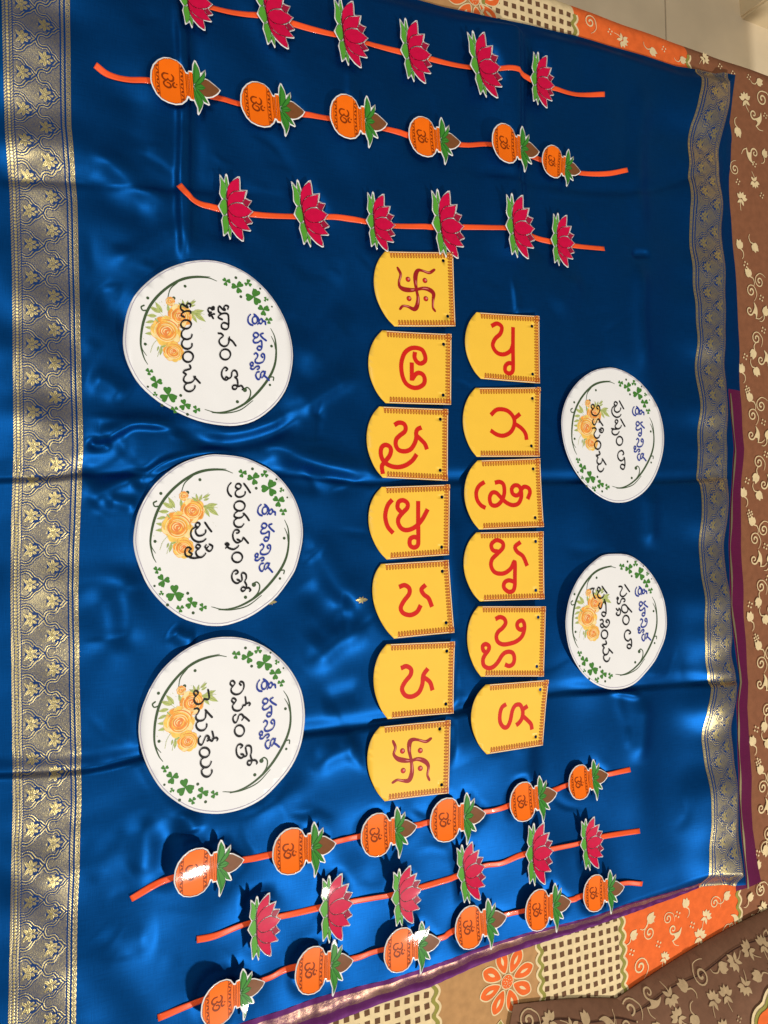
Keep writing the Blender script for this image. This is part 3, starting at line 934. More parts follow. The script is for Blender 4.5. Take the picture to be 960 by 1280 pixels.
def to_local(pts, zf_, pa, pb):
    """photo trace -> local metres with the thing's long axis along +x, origin at its middle"""
    w = Wp(zo(*zf_, pts), CARD_Z)
    a, b = frame(pa, pb)
    d = (b - a) / np.linalg.norm(b - a)
    c = (a + b) / 2
    r = w - c
    return np.stack([r @ d, r @ np.array([-d[1], d[0]])], -1)


L_REF = LOTUS[1][0]; P_REF = POTS[1][1]
lotus_out = to_local(LO_OUT, LZ, *L_REF)
pot_out = to_local(PO_OUT, PZ, *P_REF)


def place(pa, pb, ref):
    a, b = frame(pa, pb)
    ra, rb = frame(*ref)
    s = np.linalg.norm(b - a) / np.linalg.norm(rb - ra)
    ang = math.atan2(b[1] - a[1], b[0] - a[0])
    return (a + b) / 2, ang, s


def apply2(pts, c, ang, s):
    ca, sa = math.cos(ang), math.sin(ang)
    return c + s * np.stack([pts[:, 0] * ca - pts[:, 1] * sa, pts[:, 0] * sa + pts[:, 1] * ca], -1)


spots = {}
for kind, rows_, ref, out in (('lotus', LOTUS, L_REF, lotus_out), ('pot', POTS, P_REF, pot_out)):
    for gi, r in enumerate(rows_):
        for mi_, (pa, pb) in enumerate(r):
            c, ang, s = place(pa, pb, ref)
            z = rest(apply2(out, c, ang, s), 3, 85, 0.002)
            spots[(kind, gi, mi_)] = (c, ang, s, z)

# ------------------------------------------------------------------ saree
xl0 = interp_curve([(-2, -200), (2, 0), (6, 160), (12, 240), (15, 340), (17, 560), (14, 650), (13, 740), (15, 900), (16, 1000), (13, 1140), (10, 1280), (6, 1500)])
xl1 = interp_curve([(80, -200), (87, 0), (89, 160), (97, 250), (99, 340), (104, 560), (101, 640), (98, 740), (101, 900), (102, 1000), (97, 1140), (95, 1280), (92, 1500)])
xr0 = interp_curve([(884, 60), (879, 83), (869, 122), (865, 154), (865, 200), (864, 260), (868, 350), (872, 440), (875, 548), (877, 598), (874, 656), (876, 727), (878, 799), (884, 835), (888, 853), (881, 884), (880, 927), (883, 971), (884.5, 1037), (885, 1111), (886, 1150)], 0.003)
xr1 = interp_curve([(923, 60), (918, 93), (918.6, 107), (911.6, 135), (905, 185), (902, 216), (904.5, 260), (906, 350), (907, 440), (915, 548), (918, 591), (912, 641), (911, 727), (915, 799), (924, 835), (928, 850), (918, 881), (922, 949), (926, 1015), (929, 1106), (931, 1150)], 0.007)
xr2 = interp_curve([(930, 60), (925, 100), (922, 125), (914, 180), (911, 220), (912, 260), (915, 400), (915.6, 440), (917, 490), (924, 560), (922, 600), (918, 680), (920, 760), (931, 853), (926.7, 884), (930, 971), (932, 1037), (939, 1102), (942, 1150)], 0.004)
xr3 = interp_curve([(932, 60), (926, 100), (923, 130), (914.5, 180), (911.5, 220), (913, 260), (919, 330), (923, 400), (925, 440), (926, 490), (931, 560), (928, 600), (927, 680), (930, 760), (936, 853), (934, 884), (940, 971), (941, 1037), (952, 1102), (956, 1150)], BED_Z + 0.004)
ytop = interp_curve([(-260, -160), (200, -90), (450, -25), (560, 4), (635, 19), (722, 39.6), (785, 58), (851, 79), (879, 83), (918, 92), (945, 100)], -0.006, 'x')
ybot = interp_curve([(-300, 1500), (0, 1435), (300, 1326), (425.6, 1280), (487.5, 1257), (540, 1239.5), (600, 1212), (660, 1190), (768, 1154), (845, 1127.6), (883, 1111), (931, 1107), (953, 1104)], -0.006, 'x')
yinn = interp_curve([(-300, 1450), (0, 1375), (307, 1276), (394, 1248), (480, 1226), (600, 1184), (700, 1152), (780, 1130), (850, 1114), (883, 1105.5), (931, 1103), (953, 1100)], -0.004, 'x')


def drape(x, y, edge_drop=True):
    h = sample_h(x, y)
    fl_ = bed_h(x, y) + 0.0046 + 0.0075 * smooth01((x - xr2(y) + 0.040) / 0.015)
    if edge_drop:
        d = np.minimum(ytop(x) - y, y - ybot(x))
        d = np.minimum(d, (xr2(y) - x) + 0.002)
        w = smooth01(d / 0.030)
        h = h * w + fl_ * (1 - w)
    return np.maximum(h, fl_)


def strip(fa, fb, ncol, nrow, ya, yb, extra=0.0, lift=0.0):
    """cloth between x=fa(y) and x=fb(y), y from ya(x) to yb(x)"""
    s = np.linspace(0, 1, ncol)[None, :]
    t = np.linspace(0, 1, nrow)[:, None]
    x = np.broadcast_to(fa(0.0) * (1 - s) + fb(0.0) * s, (nrow, ncol)).copy()
    for _ in range(3):
        y = ya(x) * (1 - t) + yb(x) * t
        x = (fa(y) - extra) * (1 - s) + (fb(y) + extra) * s
    z = drape(x, y) + lift
    return np.stack([x, y, z], -1), x, y


saree = bpy.data.objects.new('saree', None)
COL.objects.link(saree)
saree.location = (0.5, 0, BED_Z)
tag(saree, 'royal blue silk saree with broad gold woven borders, creased and spread on the bed', 'saree')
INV = (-0.5, 0, -BED_Z)


def cloth_part(name, P, m, attrs=None):
    return link(name, grid_mesh(name, P, attrs), saree, INV, [m])


P, _, _ = strip(xl1, xr0, 520, 760, yinn, ytop, 0.001)
cloth_part('body', P, SILK)
P, _, _ = strip(lambda y: xl0(y) - 0.09, xl0, 40, 600, yinn, ytop, 0.001)
cloth_part('selvedge', P, SILK)
P, _, _ = strip(xr1, xr2, 14, 700, ybot, ytop, 0.001)
cloth_part('selvedge', P, SILK)


def zari_tile():
    NY, NX = 315, 600
    yy, xx = np.mgrid[0:NY, 0:NX].astype(float)
    r = np.random.default_rng(3)
    Z = np.zeros((NY, NX))
    grain = box_blur(r.random((NY, NX)), 2)
    fld = (xx > 90) & (xx < 502)
    Z[fld] = np.clip(0.46 + (grain[fld] - 0.5) * 2.4, 0.2, 0.95)

    def put(m, v):
        Z[m] = v
    put(xx < 24, 0.12); put((xx < 22) & (((xx * 1.1 + yy) % 26.25) < 15), 0.9)
    put((xx >= 24) & (xx < 60), 0.12)
    dd = np.hypot(xx - 42, (yy % 31.5) - 15.75); put(dd < 13, 1.0)
    put((xx >= 60) & (xx < 84), 0.12); put((xx > 62) & (xx < 82) & (((xx * 1.1 + yy) % 26.25) < 15), 0.9)
    put((xx >= 84) & (xx < 92), 0.0)
    put((xx >= 500) & (xx < 514), 0.0)
    put((xx >= 514) & (xx < 540), 0.15); put((xx > 516) & (xx < 538) & (((xx * 1.1 - yy) % 26.25) < 15), 0.9)
    put((xx >= 540) & (xx < 556), 0.0)
    put(xx >= 556, 0.62)
    rr = np.hypot(xx - 577, (yy % 52.5) - 26.25)
    put((xx >= 556) & (np.abs(rr - 12) < 3.5), 0.1); put((xx >= 556) & (np.abs(rr - 18) < 3), 1.0); put((xx >= 556) & (rr < 6), 1.0)

    def dist(poly):
        best = np.full((NY, NX), 1e9)
        p = np.asarray(poly, float)
        p = spline(p, 3)
        for off in (-NY, 0, NY):
            for k in range(len(p) - 1):
                a = p[k] + (0, off); e = p[k + 1] - p[k]
                t = np.clip(((xx - a[0]) * e[0] + (yy - a[1]) * e[1]) / ((e ** 2).sum() + 1e-9), 0, 1)
                best = np.minimum(best, np.hypot(xx - a[0] - t * e[0], yy - a[1] - t * e[1]))
        return best
    A, B = 78, 235
    ua = [(88, -112), (125, -124), (165, -112), (190, -82), (212, -60), (240, -48), (262, -24), (295, 0)]
    ub = [(295, -150), (312, -112), (345, -98), (385, -104), (410, -80), (425, -55), (452, -45), (470, -20), (496, 0)]
    D = np.full((NY, NX), 1e9)
    for u, c in ((ua, A), (ub, B)):
        for sg in (1, -1):
            D = np.minimum(D, dist([(x, c + sg * y) for x, y in u]))
    inf = fld
    put(inf & (D < 25), 0.02); put(inf & (D < 16), 1.0); put(inf & (D < 7), 0.02)
    for cx, cy in ((165, A), (362, B)):
        for off in (-NY, 0, NY):
            y_ = yy - cy - off; x_ = xx - cx
            put(inf & (np.hypot(x_ - 18, y_ * 1.05) < 68), 0.04)
            for lx, ly, la, ra, rb in ((-24, -24, 0.9, 28, 16), (6, -38, 1.3, 27, 15), (34, -22, -0.5, 25, 14), (34, 22, 0.5, 25, 14), (6, 38, -1.3, 27, 15), (-24, 24, -0.9, 28, 16), (-2, 0, 0, 26, 14), (64, 0, 0, 20, 10), (-48, -46, 0, 9, 9), (-48, 46, 0, 9, 9), (-58, 0, 0, 9, 9)):
                ca, sa = math.cos(la), math.sin(la)
                u = (x_ - lx) * ca + (y_ - ly) * sa; v = -(x_ - lx) * sa + (y_ - ly) * ca
                e = (u / ra) ** 2 + (v / rb) ** 2
                put(inf & (e < 1.4), 0.05)
                put(inf & (e < 1.0), 1.0)
                put(inf & (e < 0.8) & (np.abs(v) < 1.6), 0.45)
    return Z


ZT = zari_tile()


def zari_attr(a, v, period):
    """a 0..1 across (outer->inner), v metres along"""
    fx = np.clip(a * 599, 0, 598.99); fy = (v / period % 1.0) * 315
    i = fx.astype(int); k = fy.astype(int) % 315; k1 = (k + 1) % 315
    u = fx - i; w = fy - np.floor(fy)
    return (ZT[k, i] * (1 - u) + ZT[k, i + 1] * u) * (1 - w) + (ZT[k1, i] * (1 - u) + ZT[k1, i + 1] * u) * w


P, x, y = strip(xl0, xl1, 150, 2100, yinn, ytop, 0.0, 0.0004)
a = np.broadcast_to(np.linspace(0, 1, 150)[None, :], x.shape)
cloth_part('zari_border', P, ZARI, {'zari': zari_attr(a, -y, 0.0376)})
P, x, y = strip(xr0, xr1, 110, 1700, ybot, ytop, 0.0, 0.0004)
a = np.broadcast_to(np.linspace(1, 0, 110)[None, :], x.shape)
cloth_part('zari_border', P, ZARI, {'zari': np.clip(zari_attr(a, -y, 0.0427) * 1.25, 0, 1)})  # extra gold share paints lamp brightness into this border
# end panel (purple with a bronze band)
P, x, y = strip(lambda y: xl0(y) - 0.09, lambda y: xr0(y), 700, 44, ybot, yinn, 0.0, 0.0002)
f = np.broadcast_to(np.linspace(0, 1, 44)[:, None], x.shape)
zz = np.where((f > 0.44) & (f < 0.86), 0.82, 0.0)
zz = zz * np.clip(0.62 + 0.3 * np.sin(x * 47 + 1) * np.sin(x * 19) + 0.25 * rng.normal(size=x.shape), 0.15, 1)
P[..., 2] += 0.0010 * np.sin(x * 130 + f * 3) * np.sin(f * math.pi) + 0.0003 * np.sin(x * 310 + 2 * np.sin(x * 37))
cloth_part('end_panel', P, BRONZE, {'zari': zz})
# lower layer of the folded cloth peeping out along the far border
yy_ = np.linspace(float(ybot(1.12)) - 0.004, float(ytop(1.10)) - 0.035, 500)
k = np.linspace(0, 1, 12)[None, :]
x0 = xr2(yy_)[:, None] - 0.02; x1 = xr3(yy_)[:, None]
x1 = x1 - 0.03 * (1 - smooth01((yy_[-1] - yy_) / 0.08))[:, None]
X = x0 * (1 - k) + x1 * k
Y = np.broadcast_to(yy_[:, None], X.shape)
Z = bed_h(X, Y) + 0.0030 + 0.006 * (1 - k ** 3) + 0.0006 * np.sin(Y * 60 + X * 12)
lay = link('under_layer', grid_mesh('under_layer', np.stack([X, Y, Z], -1)), saree, INV, [MAGENTA, SILK])
ysplit = W(925, 490, BED_Z)[1]
mi = (0.5 * (Y[:-1, :-1] + Y[1:, 1:]) > ysplit).astype(np.int32)
lay.data.polygons.foreach_set('material_index', mi.reshape(-1))
g = MB()
pts = [(float(xr2(v)) + 0.0085, v) for v in yy_[::6] if v < ysplit]
ed = MB(lambda x, y: float(bed_h(x, y)) + 0.0092 + 0.0006 * math.sin(y * 60 + x * 12))
ed.stroke(pts, [0.0028 + 0.0016 * math.sin(p[1] * 70) for p in pts], 0.0004)
edo = ed.build('gold_piping', [ZARI], saree, INV)
at = edo.data.attributes.new('zari', 'FLOAT', 'POINT')
at.data.foreach_set('value', np.full(len(edo.data.vertices), 0.85, np.float32))
# small woven butta sprigs
for bx, by, s in ((452, 750, 1.0), (341, 753, 0.8)):
    c = W(bx, by)
    bt = MB(lambda x, y: float(sample_h(x, y)), c)
    for t_, l_ in ((0, .009), (2.4, .006), (3.9, .006), (1.2, .005), (5.0, .005), (3.14, .009)):
        bt.poly(leaf_pts(c, c + s * l_ * np.array([math.cos(t_), math.sin(t_)]), 0.5), 0.0006)
    o = bt.build('woven_sprig', [ZARI], saree, (INV[0] + c[0], INV[1] + c[1], INV[2]))
    at = o.data.attributes.new('zari', 'FLOAT', 'POINT')
    at.data.foreach_set('value', np.full(len(o.data.vertices), 0.9, np.float32))


# ------------------------------------------------------------------ flat cards
def card_mesh(name, out, zf, org, holes=(), step=0.010, m=()):
    g = MB(None, org)
    g.poly(out, 0, 0, holes)
    me = g.mesh(name)
    bm = bmesh.new(); bm.from_mesh(me)
    lo = (np.asarray(out) - org).min(0); hi = (np.asarray(out) - org).max(0)
    for ax in (0, 1):
        for v in np.arange(lo[ax] + step, hi[ax], step):
            co = [0, 0, 0]; no = [0, 0, 0]; co[ax] = v; no[ax] = 1
            bmesh.ops.bisect_plane(bm, geom=bm.verts[:] + bm.edges[:] + bm.faces[:], plane_co=co, plane_no=no)
    for v in bm.verts:
        v.co.z = zf(v.co.x + org[0], v.co.y + org[1])
    for f in bm.faces:
        f.smooth = True
    bm.to_mesh(me); bm.free()
    return me


def solid(o, t):
    md = o.modifiers.new('thickness', 'SOLIDIFY')
    md.thickness = t
    md.offset = -1
    md.use_even_offset = False
    return o


ORD = ['first', 'second', 'third', 'fourth', 'fifth', 'sixth', 'seventh']
TILE_LABEL = [
    'yellow card with red swastika touching the lotus garland, opening the seven-card row',
    'yellow card with one red closed curling letter, second of the seven-card row after the swastika',
    'yellow card with red letter and looped tail below it, third of the seven-card row',
    'yellow card with red bracket-like stroke and looped letter, fourth of the seven-card row',
    'yellow card with red letter and detached tick, fifth of the seven-card row',
    'yellow card with red letter and joined tick, sixth card, next to the closing swastika',
    'yellow card with red swastika beside the pot garland, closing the seven-card row',
    'yellow card with red letter ending in a small ring, first of the six-card row',
    'yellow card with red open hook letter and crossed tick, second of the six-card row',
    'yellow card with red bracket and double-looped letter, third of the six-card row',
    'yellow card with red letter, ring foot and separate tick, fourth of the six-card row',
    'yellow card with two red looped letters, one above the other, fifth of the six-card row',
    'tilted yellow card with red S-like letter and crossed tick, last of the six-card row',
]
for ti, t in enumerate(TILES):
    out = t['out']; c = out.mean(0)
    z0 = t['z'] + 0.0014
    r = np.random.default_rng(100 + ti)
    kx = r.uniform(0.15, 0.55); ky = r.uniform(-0.25, 0.4)
    tx, ty = r.uniform(0.0, 0.012), r.uniform(-0.012, 0.012)
    if ti == 12:
        tx, ty, z0 = -0.03, 0.03, z0 + 0.002

    def zf(x, y, c=c, z0=z0, kx=kx, ky=ky, tx=tx, ty=ty):
        dx, dy = x - c[0], y - c[1]
        return max(kx * dx * dx + ky * dy * dy + tx * dx + ty * dy, -0.0009)
    hc = Wp(zo(*t['hf'], t['holes']), CARD_Z)
    hr = 0.0024
    holes = [[(h[0] + hr * math.cos(a), h[1] - hr * math.sin(a)) for a in np.linspace(0, 2 * math.pi, 13)[:-1]] for h in hc]
    o = solid(link('yellow_card', card_mesh('yellow_card', out, zf, c, holes), None, (c[0], c[1], z0), [YELLOW]), 0.0005)
    tag(o, TILE_LABEL[ti], 'letter card', 'yellow letter cards laid in two rows')
    # printed border on three sides
    TL, TR, BR, BL = out[:4]
    cen = c
    bd = MB(zf, c)
    ux = (TR - TL) / np.linalg.norm(TR - TL)
    bwid = 0.0088
    inn = lambda p, q, d: (np.array([-(q - p)[1], (q - p)[0]]) / np.linalg.norm(q - p)) * d
    sides = [(TL + (TR - TL) * 0.06, TR), (TR, BR), (BR, BL + (BR - BL) * 0.06)]
    for (p, q) in sides:
        n_ = inn(p, q, 1.0)
        if np.dot(cen - p, n_) < 0:
            n_ = -n_
        e = (q - p); L = np.linalg.norm(e); e = e / L
        tt_ = np.linspace(0, 1, 24)[:, None]
        bd.stroke((p * (1 - tt_) + q * tt_) + n_ * bwid * 0.32, bwid * 0.58, 0.00018, 1, cap=False)
        bd.stroke((p * (1 - tt_) + q * tt_) + n_ * 0.0009, 0.0010, 0.00022, 2, cap=False)
        nl = int(round(L / 0.0042))
        base = []
        for i in range(nl * 10 + 1):
            a = i / 10.0
            ph = 2 * math.pi * a
            s_ = (a / nl) * L
            base.append(p + e * (s_ + 0.0019 * math.sin(ph)) + n_ * (0.0050 - 0.0034 * math.cos(ph)))
        bd.stroke(base, 0.00095, 0.00028, 0, cap=False)
    bd.build('loop_border', [LOOP, BAND, EDGEW], o)
    lt = MB(zf, c)
    for s in t['s']:
        w = Wp(zo(*t['hf'], spline(s, 7)), CARD_Z)
        n = len(w)
        if t.get('sw'):
            tt = np.linspace(0, 1, n)
            ww = 0.0068 * (0.45 + 0.55 * np.sin(math.pi * np.clip(tt, 0, 1)) ** 0.5) * (0.8 + 0.2 * np.cos(tt * 18))
            lt.stroke(w, ww, 0.0003, 1)
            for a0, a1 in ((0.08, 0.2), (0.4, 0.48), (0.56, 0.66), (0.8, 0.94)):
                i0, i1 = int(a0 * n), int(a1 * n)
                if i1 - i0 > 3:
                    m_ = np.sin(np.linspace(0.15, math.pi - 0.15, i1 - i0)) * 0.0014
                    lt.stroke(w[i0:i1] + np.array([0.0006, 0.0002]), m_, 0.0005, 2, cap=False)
        else:
            lt.stroke(w, 0.0061, 0.0003, 0, cap=False)
    for d in t.get('d', []):
        w = W(*zo(*t['hf'], [d])[0], CARD_Z)
        lt.disc(w, 0.0036, 0.0003, 1, 14)
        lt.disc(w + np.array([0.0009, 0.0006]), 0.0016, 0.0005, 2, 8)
        lt.disc(w + np.array([-0.0003, -0.0002]), 0.0024, 0.0004, 0, 12)
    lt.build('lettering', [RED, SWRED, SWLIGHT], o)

# ------------------------------------------------------------------ round cards
T1 = (215, 370, 7.385); T2 = (225, 600, 7.385); T3 = (235, 845, 8.0); T4 = (735, 495, 12.0); T5 = (735, 725, 11.64)


def ring(cx, cy, rx, ry):
    return [(cx + rx * math.cos(a), cy + ry * math.sin(a)) for a in np.linspace(0.6, 0.6 + 2 * math.pi, 13)]


HEAD = [[(725, 170), (705, 195), (702, 235), (720, 262), (742, 270)],
        [(760, 172), (780, 190), (788, 225), (775, 252), (755, 255), (742, 235), (745, 205), (765, 190), (790, 200), (802, 235), (790, 264)],
        [(800, 238), (822, 212), (836, 232), (822, 256), (802, 250)], [(836, 234), (858, 238), (862, 264)],
        [(770, 385), (752, 370), (758, 345), (782, 342), (796, 360), (788, 380), (765, 390), (750, 410), (760, 432), (792, 430), (815, 415), (826, 422), (828, 470), (820, 496), (798, 500), (786, 482), (800, 466), (826, 472)],
        [(840, 345), (815, 358), (832, 385), (866, 412)],
        [(757, 540), (772, 528), (790, 545), (785, 570), (768, 590), (772, 615), (802, 622), (836, 610), (852, 580), (850, 545), (835, 535), (822, 550), (832, 566)],
        [(745, 645), (728, 645), (722, 625), (738, 614), (748, 630), (730, 655), (728, 672), (750, 676), (775, 655), (798, 650), (804, 668), (786, 680)],
        [(802, 700), (782, 708), (772, 735), (785, 766), (804, 770), (815, 745), (820, 715), (840, 698), (856, 712), (848, 735), (826, 758)], [(846, 735), (870, 755), (892, 778)], [(862, 698), (848, 722)]]
TEXT = [
    (T1, [[(515, 122), (520, 97), (495, 88), (480, 105), (492, 130), (470, 125), (440, 95), (428, 110), (432, 145), (455, 165), (435, 180), (430, 200), (462, 216)],
          [(455, 165), (485, 160), (510, 165), (522, 190), (523, 270), (515, 300), (490, 308), (462, 295), (458, 265), (475, 248), (500, 252), (520, 264)],
          [(388, 122), (370, 125), (370, 105), (387, 102), (385, 122), (360, 112), (340, 112), (333, 130), (345, 150), (366, 150), (342, 165), (350, 185), (372, 170), (392, 165)], [(362, 172), (380, 205)],
          [(430, 345), (455, 348), (472, 370), (445, 395), (435, 420), (450, 450), (480, 465), (510, 455), (525, 425), (525, 395), (532, 378)], [(527, 395), (560, 420), (587, 458)],
          ring(492, 540, 48, 48),
          [(497, 692), (512, 676), (490, 660), (465, 685), (458, 730), (475, 765), (500, 776), (518, 762), (500, 748), (490, 762)], [(512, 768), (545, 748), (553, 705), (572, 688), (595, 700), (602, 740), (580, 750), (600, 770), (606, 820), (590, 858), (562, 858), (560, 832), (585, 825), (610, 835), (640, 830), (655, 852), (646, 868)],
          [(168, 100), (172, 78), (150, 68), (135, 85), (147, 107), (125, 95), (95, 75), (80, 92), (84, 122), (110, 145), (92, 160), (88, 180), (112, 193)], [(110, 145), (140, 138), (170, 142), (172, 158)],
          ring(130, 262, 48, 40), [(118, 304), (95, 325), (87, 360), (105, 390), (140, 400), (175, 385), (186, 355)], [(118, 396), (95, 420), (92, 455), (115, 482), (150, 488), (180, 470), (186, 440)],
          ring(148, 562, 48, 48), [(165, 640), (172, 668), (145, 680), (115, 690), (106, 706), (130, 725), (112, 750), (108, 780), (130, 802), (170, 800), (200, 780), (216, 742)], [(205, 748), (228, 772), (256, 802)], [(138, 806), (115, 830), (118, 862), (145, 881), (180, 878), (206, 855), (212, 828)]]),
    (T2, [[(475, 25), (450, 55), (442, 95), (455, 130), (475, 150)], [(540, 82), (518, 68), (522, 42), (548, 34), (566, 52), (558, 76), (530, 92), (515, 115), (518, 140), (540, 156), (572, 154), (600, 135), (606, 108)], [(595, 35), (625, 75), (650, 115)],
          ring(553, 240, 50, 45), [(540, 285), (510, 310), (505, 335), (530, 350), (570, 345), (592, 322), (590, 308), (620, 340), (640, 372)], [(535, 351), (505, 375), (505, 410), (530, 433), (570, 432), (594, 405)],
          [(528, 492), (550, 482), (540, 462), (510, 465), (492, 500), (497, 545), (520, 575), (545, 578), (554, 560), (535, 550)], [(545, 578), (578, 558), (588, 533), (610, 555), (632, 582)], [(425, 632), (436, 608), (422, 590), (442, 584), (455, 600), (436, 612), (462, 632), (500, 640), (535, 620), (546, 604)],
          ring(532, 715, 48, 46),
          [(518, 870), (540, 856), (525, 835), (495, 850), (482, 890), (492, 930), (520, 953), (545, 950), (553, 930), (535, 922)], [(550, 945), (576, 925), (572, 870), (590, 858), (613, 875), (615, 910), (603, 938), (618, 975), (605, 1015), (580, 1028), (568, 1008), (585, 990), (612, 998), (640, 998), (656, 1018), (646, 1030)],
          [(160, 436), (146, 420), (155, 397), (178, 397), (186, 415), (170, 438), (147, 462), (152, 495), (175, 515), (210, 510), (236, 490), (241, 463)], [(235, 395), (265, 440), (292, 475)], [(145, 435), (110, 460), (103, 505), (125, 550), (170, 572), (215, 565), (242, 544)],
          [(172, 636), (150, 622), (158, 600), (180, 600), (190, 618), (168, 640), (150, 662), (155, 690), (175, 712), (205, 712), (230, 692), (241, 676)], [(95, 716), (130, 722), (165, 718), (200, 713)], [(246, 598), (234, 618), (250, 630), (266, 612)], [(278, 596), (302, 610), (298, 640), (275, 658), (250, 645), (242, 628)],
          [(102, 636), (85, 622), (60, 630), (48, 660), (55, 695), (80, 708), (105, 700), (112, 684), (85, 660), (102, 640)]]),
    (T3, [[(440, 100), (425, 80), (432, 56), (455, 52), (470, 75), (455, 100), (434, 130), (440, 165), (475, 186), (515, 180), (546, 150), (561, 110), (555, 70), (530, 58), (518, 75), (530, 92)],
          [(455, 268), (440, 250), (447, 228), (468, 228), (482, 248), (468, 272), (448, 300), (456, 335), (485, 350), (520, 345), (546, 318), (552, 296), (580, 290), (580, 250), (575, 212)], [(580, 280), (612, 270), (623, 285), (612, 298)],
          [(480, 388), (458, 405), (452, 435), (465, 465), (485, 465), (500, 435), (510, 400), (530, 385), (550, 395), (556, 420), (540, 446)], [(552, 402), (585, 425), (612, 450)], ring(517, 550, 48, 55),
          [(528, 722), (548, 702), (525, 685), (497, 700), (485, 745), (495, 795), (525, 822), (552, 815), (556, 790), (535, 785)], [(552, 812), (590, 795), (582, 745), (580, 712), (602, 698), (630, 710), (636, 760), (628, 800), (641, 850), (625, 890), (600, 886), (600, 856), (632, 848), (675, 845), (693, 868), (686, 884)],
          [(75, 197), (60, 175), (68, 152), (92, 152), (103, 175), (85, 198), (63, 225), (68, 260), (95, 283), (130, 276), (155, 250), (162, 232), (195, 236), (213, 225), (210, 180), (203, 140)],
          [(68, 330), (95, 325), (112, 345), (100, 375), (82, 400), (85, 432), (110, 450), (150, 445), (175, 420), (180, 385), (182, 350)], [(178, 345), (210, 380), (241, 413)], [(112, 452), (85, 480), (90, 520), (120, 546), (160, 543), (186, 515), (190, 483)],
          [(127, 603), (108, 630), (108, 670), (125, 690), (145, 685), (165, 640), (178, 610), (195, 600), (213, 615), (212, 640), (195, 652)], [(205, 625), (225, 645), (248, 650), (256, 610), (245, 558)], [(250, 630), (285, 620), (299, 635), (290, 652)],
          ring(168, 768, 50, 48), [(165, 815), (135, 840), (130, 880), (150, 910), (190, 916), (220, 895), (236, 858)], [(168, 916), (140, 945), (145, 985), (175, 1009), (210, 1006), (238, 975), (241, 943)]]),
    (T4, [[(425, 140), (410, 115), (416, 90), (438, 86), (456, 105), (448, 135), (415, 175), (418, 220), (450, 241), (485, 230), (506, 200), (509, 178)], [(490, 75), (520, 130), (552, 187)], [(410, 145), (378, 185), (375, 240), (400, 290), (445, 316), (490, 305), (514, 272)],
          [(440, 407), (425, 385), (432, 360), (452, 357), (466, 375), (458, 402), (427, 440), (434, 475), (470, 491), (505, 470), (521, 438)], [(510, 345), (540, 400), (571, 452)], [(372, 488), (420, 495), (468, 491)], [(402, 495), (378, 520), (385, 560), (420, 581), (460, 570), (487, 533)],
          ring(492, 672, 48, 65), [(540, 882), (556, 864), (540, 825), (510, 820), (475, 850), (465, 900), (480, 945), (515, 971), (550, 950), (562, 922), (573, 980), (573, 1050), (560, 1091), (535, 1096), (510, 1070), (515, 1035), (540, 1025), (571, 1042)],
          [(80, 190), (62, 165), (66, 136), (88, 126), (106, 148), (100, 180), (66, 225), (75, 270), (115, 293), (155, 281), (186, 235), (191, 180), (175, 145), (150, 150), (145, 175), (162, 192)],
          [(97, 343), (80, 375), (85, 410), (105, 431), (125, 420), (140, 380), (155, 350), (175, 345), (191, 365), (180, 397)], [(182, 358), (210, 400), (236, 437)],
          [(78, 482), (110, 475), (136, 495), (125, 530), (105, 560), (110, 600), (140, 631), (175, 620), (196, 583)], [(185, 500), (195, 535), (225, 546), (246, 520), (240, 490), (215, 480), (200, 495), (212, 512)],
          ring(160, 735, 48, 62), [(185, 830), (196, 872), (165, 885), (140, 892), (165, 925), (152, 960), (155, 1000), (185, 1021), (215, 1005), (236, 958)], [(234, 945), (260, 985), (286, 1027)], [(175, 1025), (160, 1060), (170, 1110), (205, 1136), (240, 1115), (256, 1083)]]),
    (T5, [[(428, 97), (455, 92), (476, 110), (465, 150), (448, 180), (450, 220), (480, 241), (515, 225), (541, 193)], [(515, 70), (545, 115), (581, 166)], [(410, 286), (398, 268), (408, 252), (422, 268), (408, 300), (406, 325), (420, 345), (445, 335), (460, 290), (480, 270), (510, 275), (516, 303), (500, 316)],
          [(560, 402), (520, 360), (480, 370), (468, 410), (480, 455), (515, 476), (550, 460), (561, 420), (552, 395), (585, 430), (613, 463)], [(393, 418), (410, 440), (425, 435), (430, 413), (446, 430), (453, 470), (440, 505), (410, 513), (390, 490), (402, 473)],
          ring(532, 580, 46, 65), [(578, 782), (600, 766), (580, 735), (550, 730), (520, 760), (510, 810), (525, 860), (565, 886), (603, 856), (616, 910), (612, 960), (595, 991), (565, 991), (550, 965), (560, 940), (590, 935), (613, 957)],
          [(28, 126), (52, 119)], [(70, 115), (50, 160), (58, 220), (80, 262)], [(122, 162), (112, 132), (130, 108), (152, 120), (152, 150), (118, 198), (125, 245), (160, 263), (195, 245), (213, 208)], [(185, 95), (215, 140), (251, 187)],
          [(152, 333), (135, 360), (138, 395), (155, 416), (175, 400), (185, 360), (200, 325), (220, 320), (233, 342)], [(215, 285), (235, 340), (241, 420), (240, 480), (225, 520), (200, 526), (180, 500), (185, 475), (210, 465), (239, 482)],
          [(158, 582), (185, 575), (201, 600), (195, 640), (210, 670), (190, 691), (165, 675), (165, 645), (190, 635), (208, 660), (240, 686), (270, 665), (291, 625), (280, 585), (255, 580), (240, 600), (256, 616)],
          ring(220, 790, 47, 62), [(240, 885), (249, 927), (220, 935), (190, 946), (215, 985), (200, 1010), (205, 1060), (235, 1086), (270, 1065), (291, 1013)], [(285, 1003), (310, 1030), (336, 1057)], [(230, 1085), (208, 1110), (215, 1155), (245, 1183), (280, 1170), (301, 1128)]]),
]
Z2 = PLATES_Z[1]
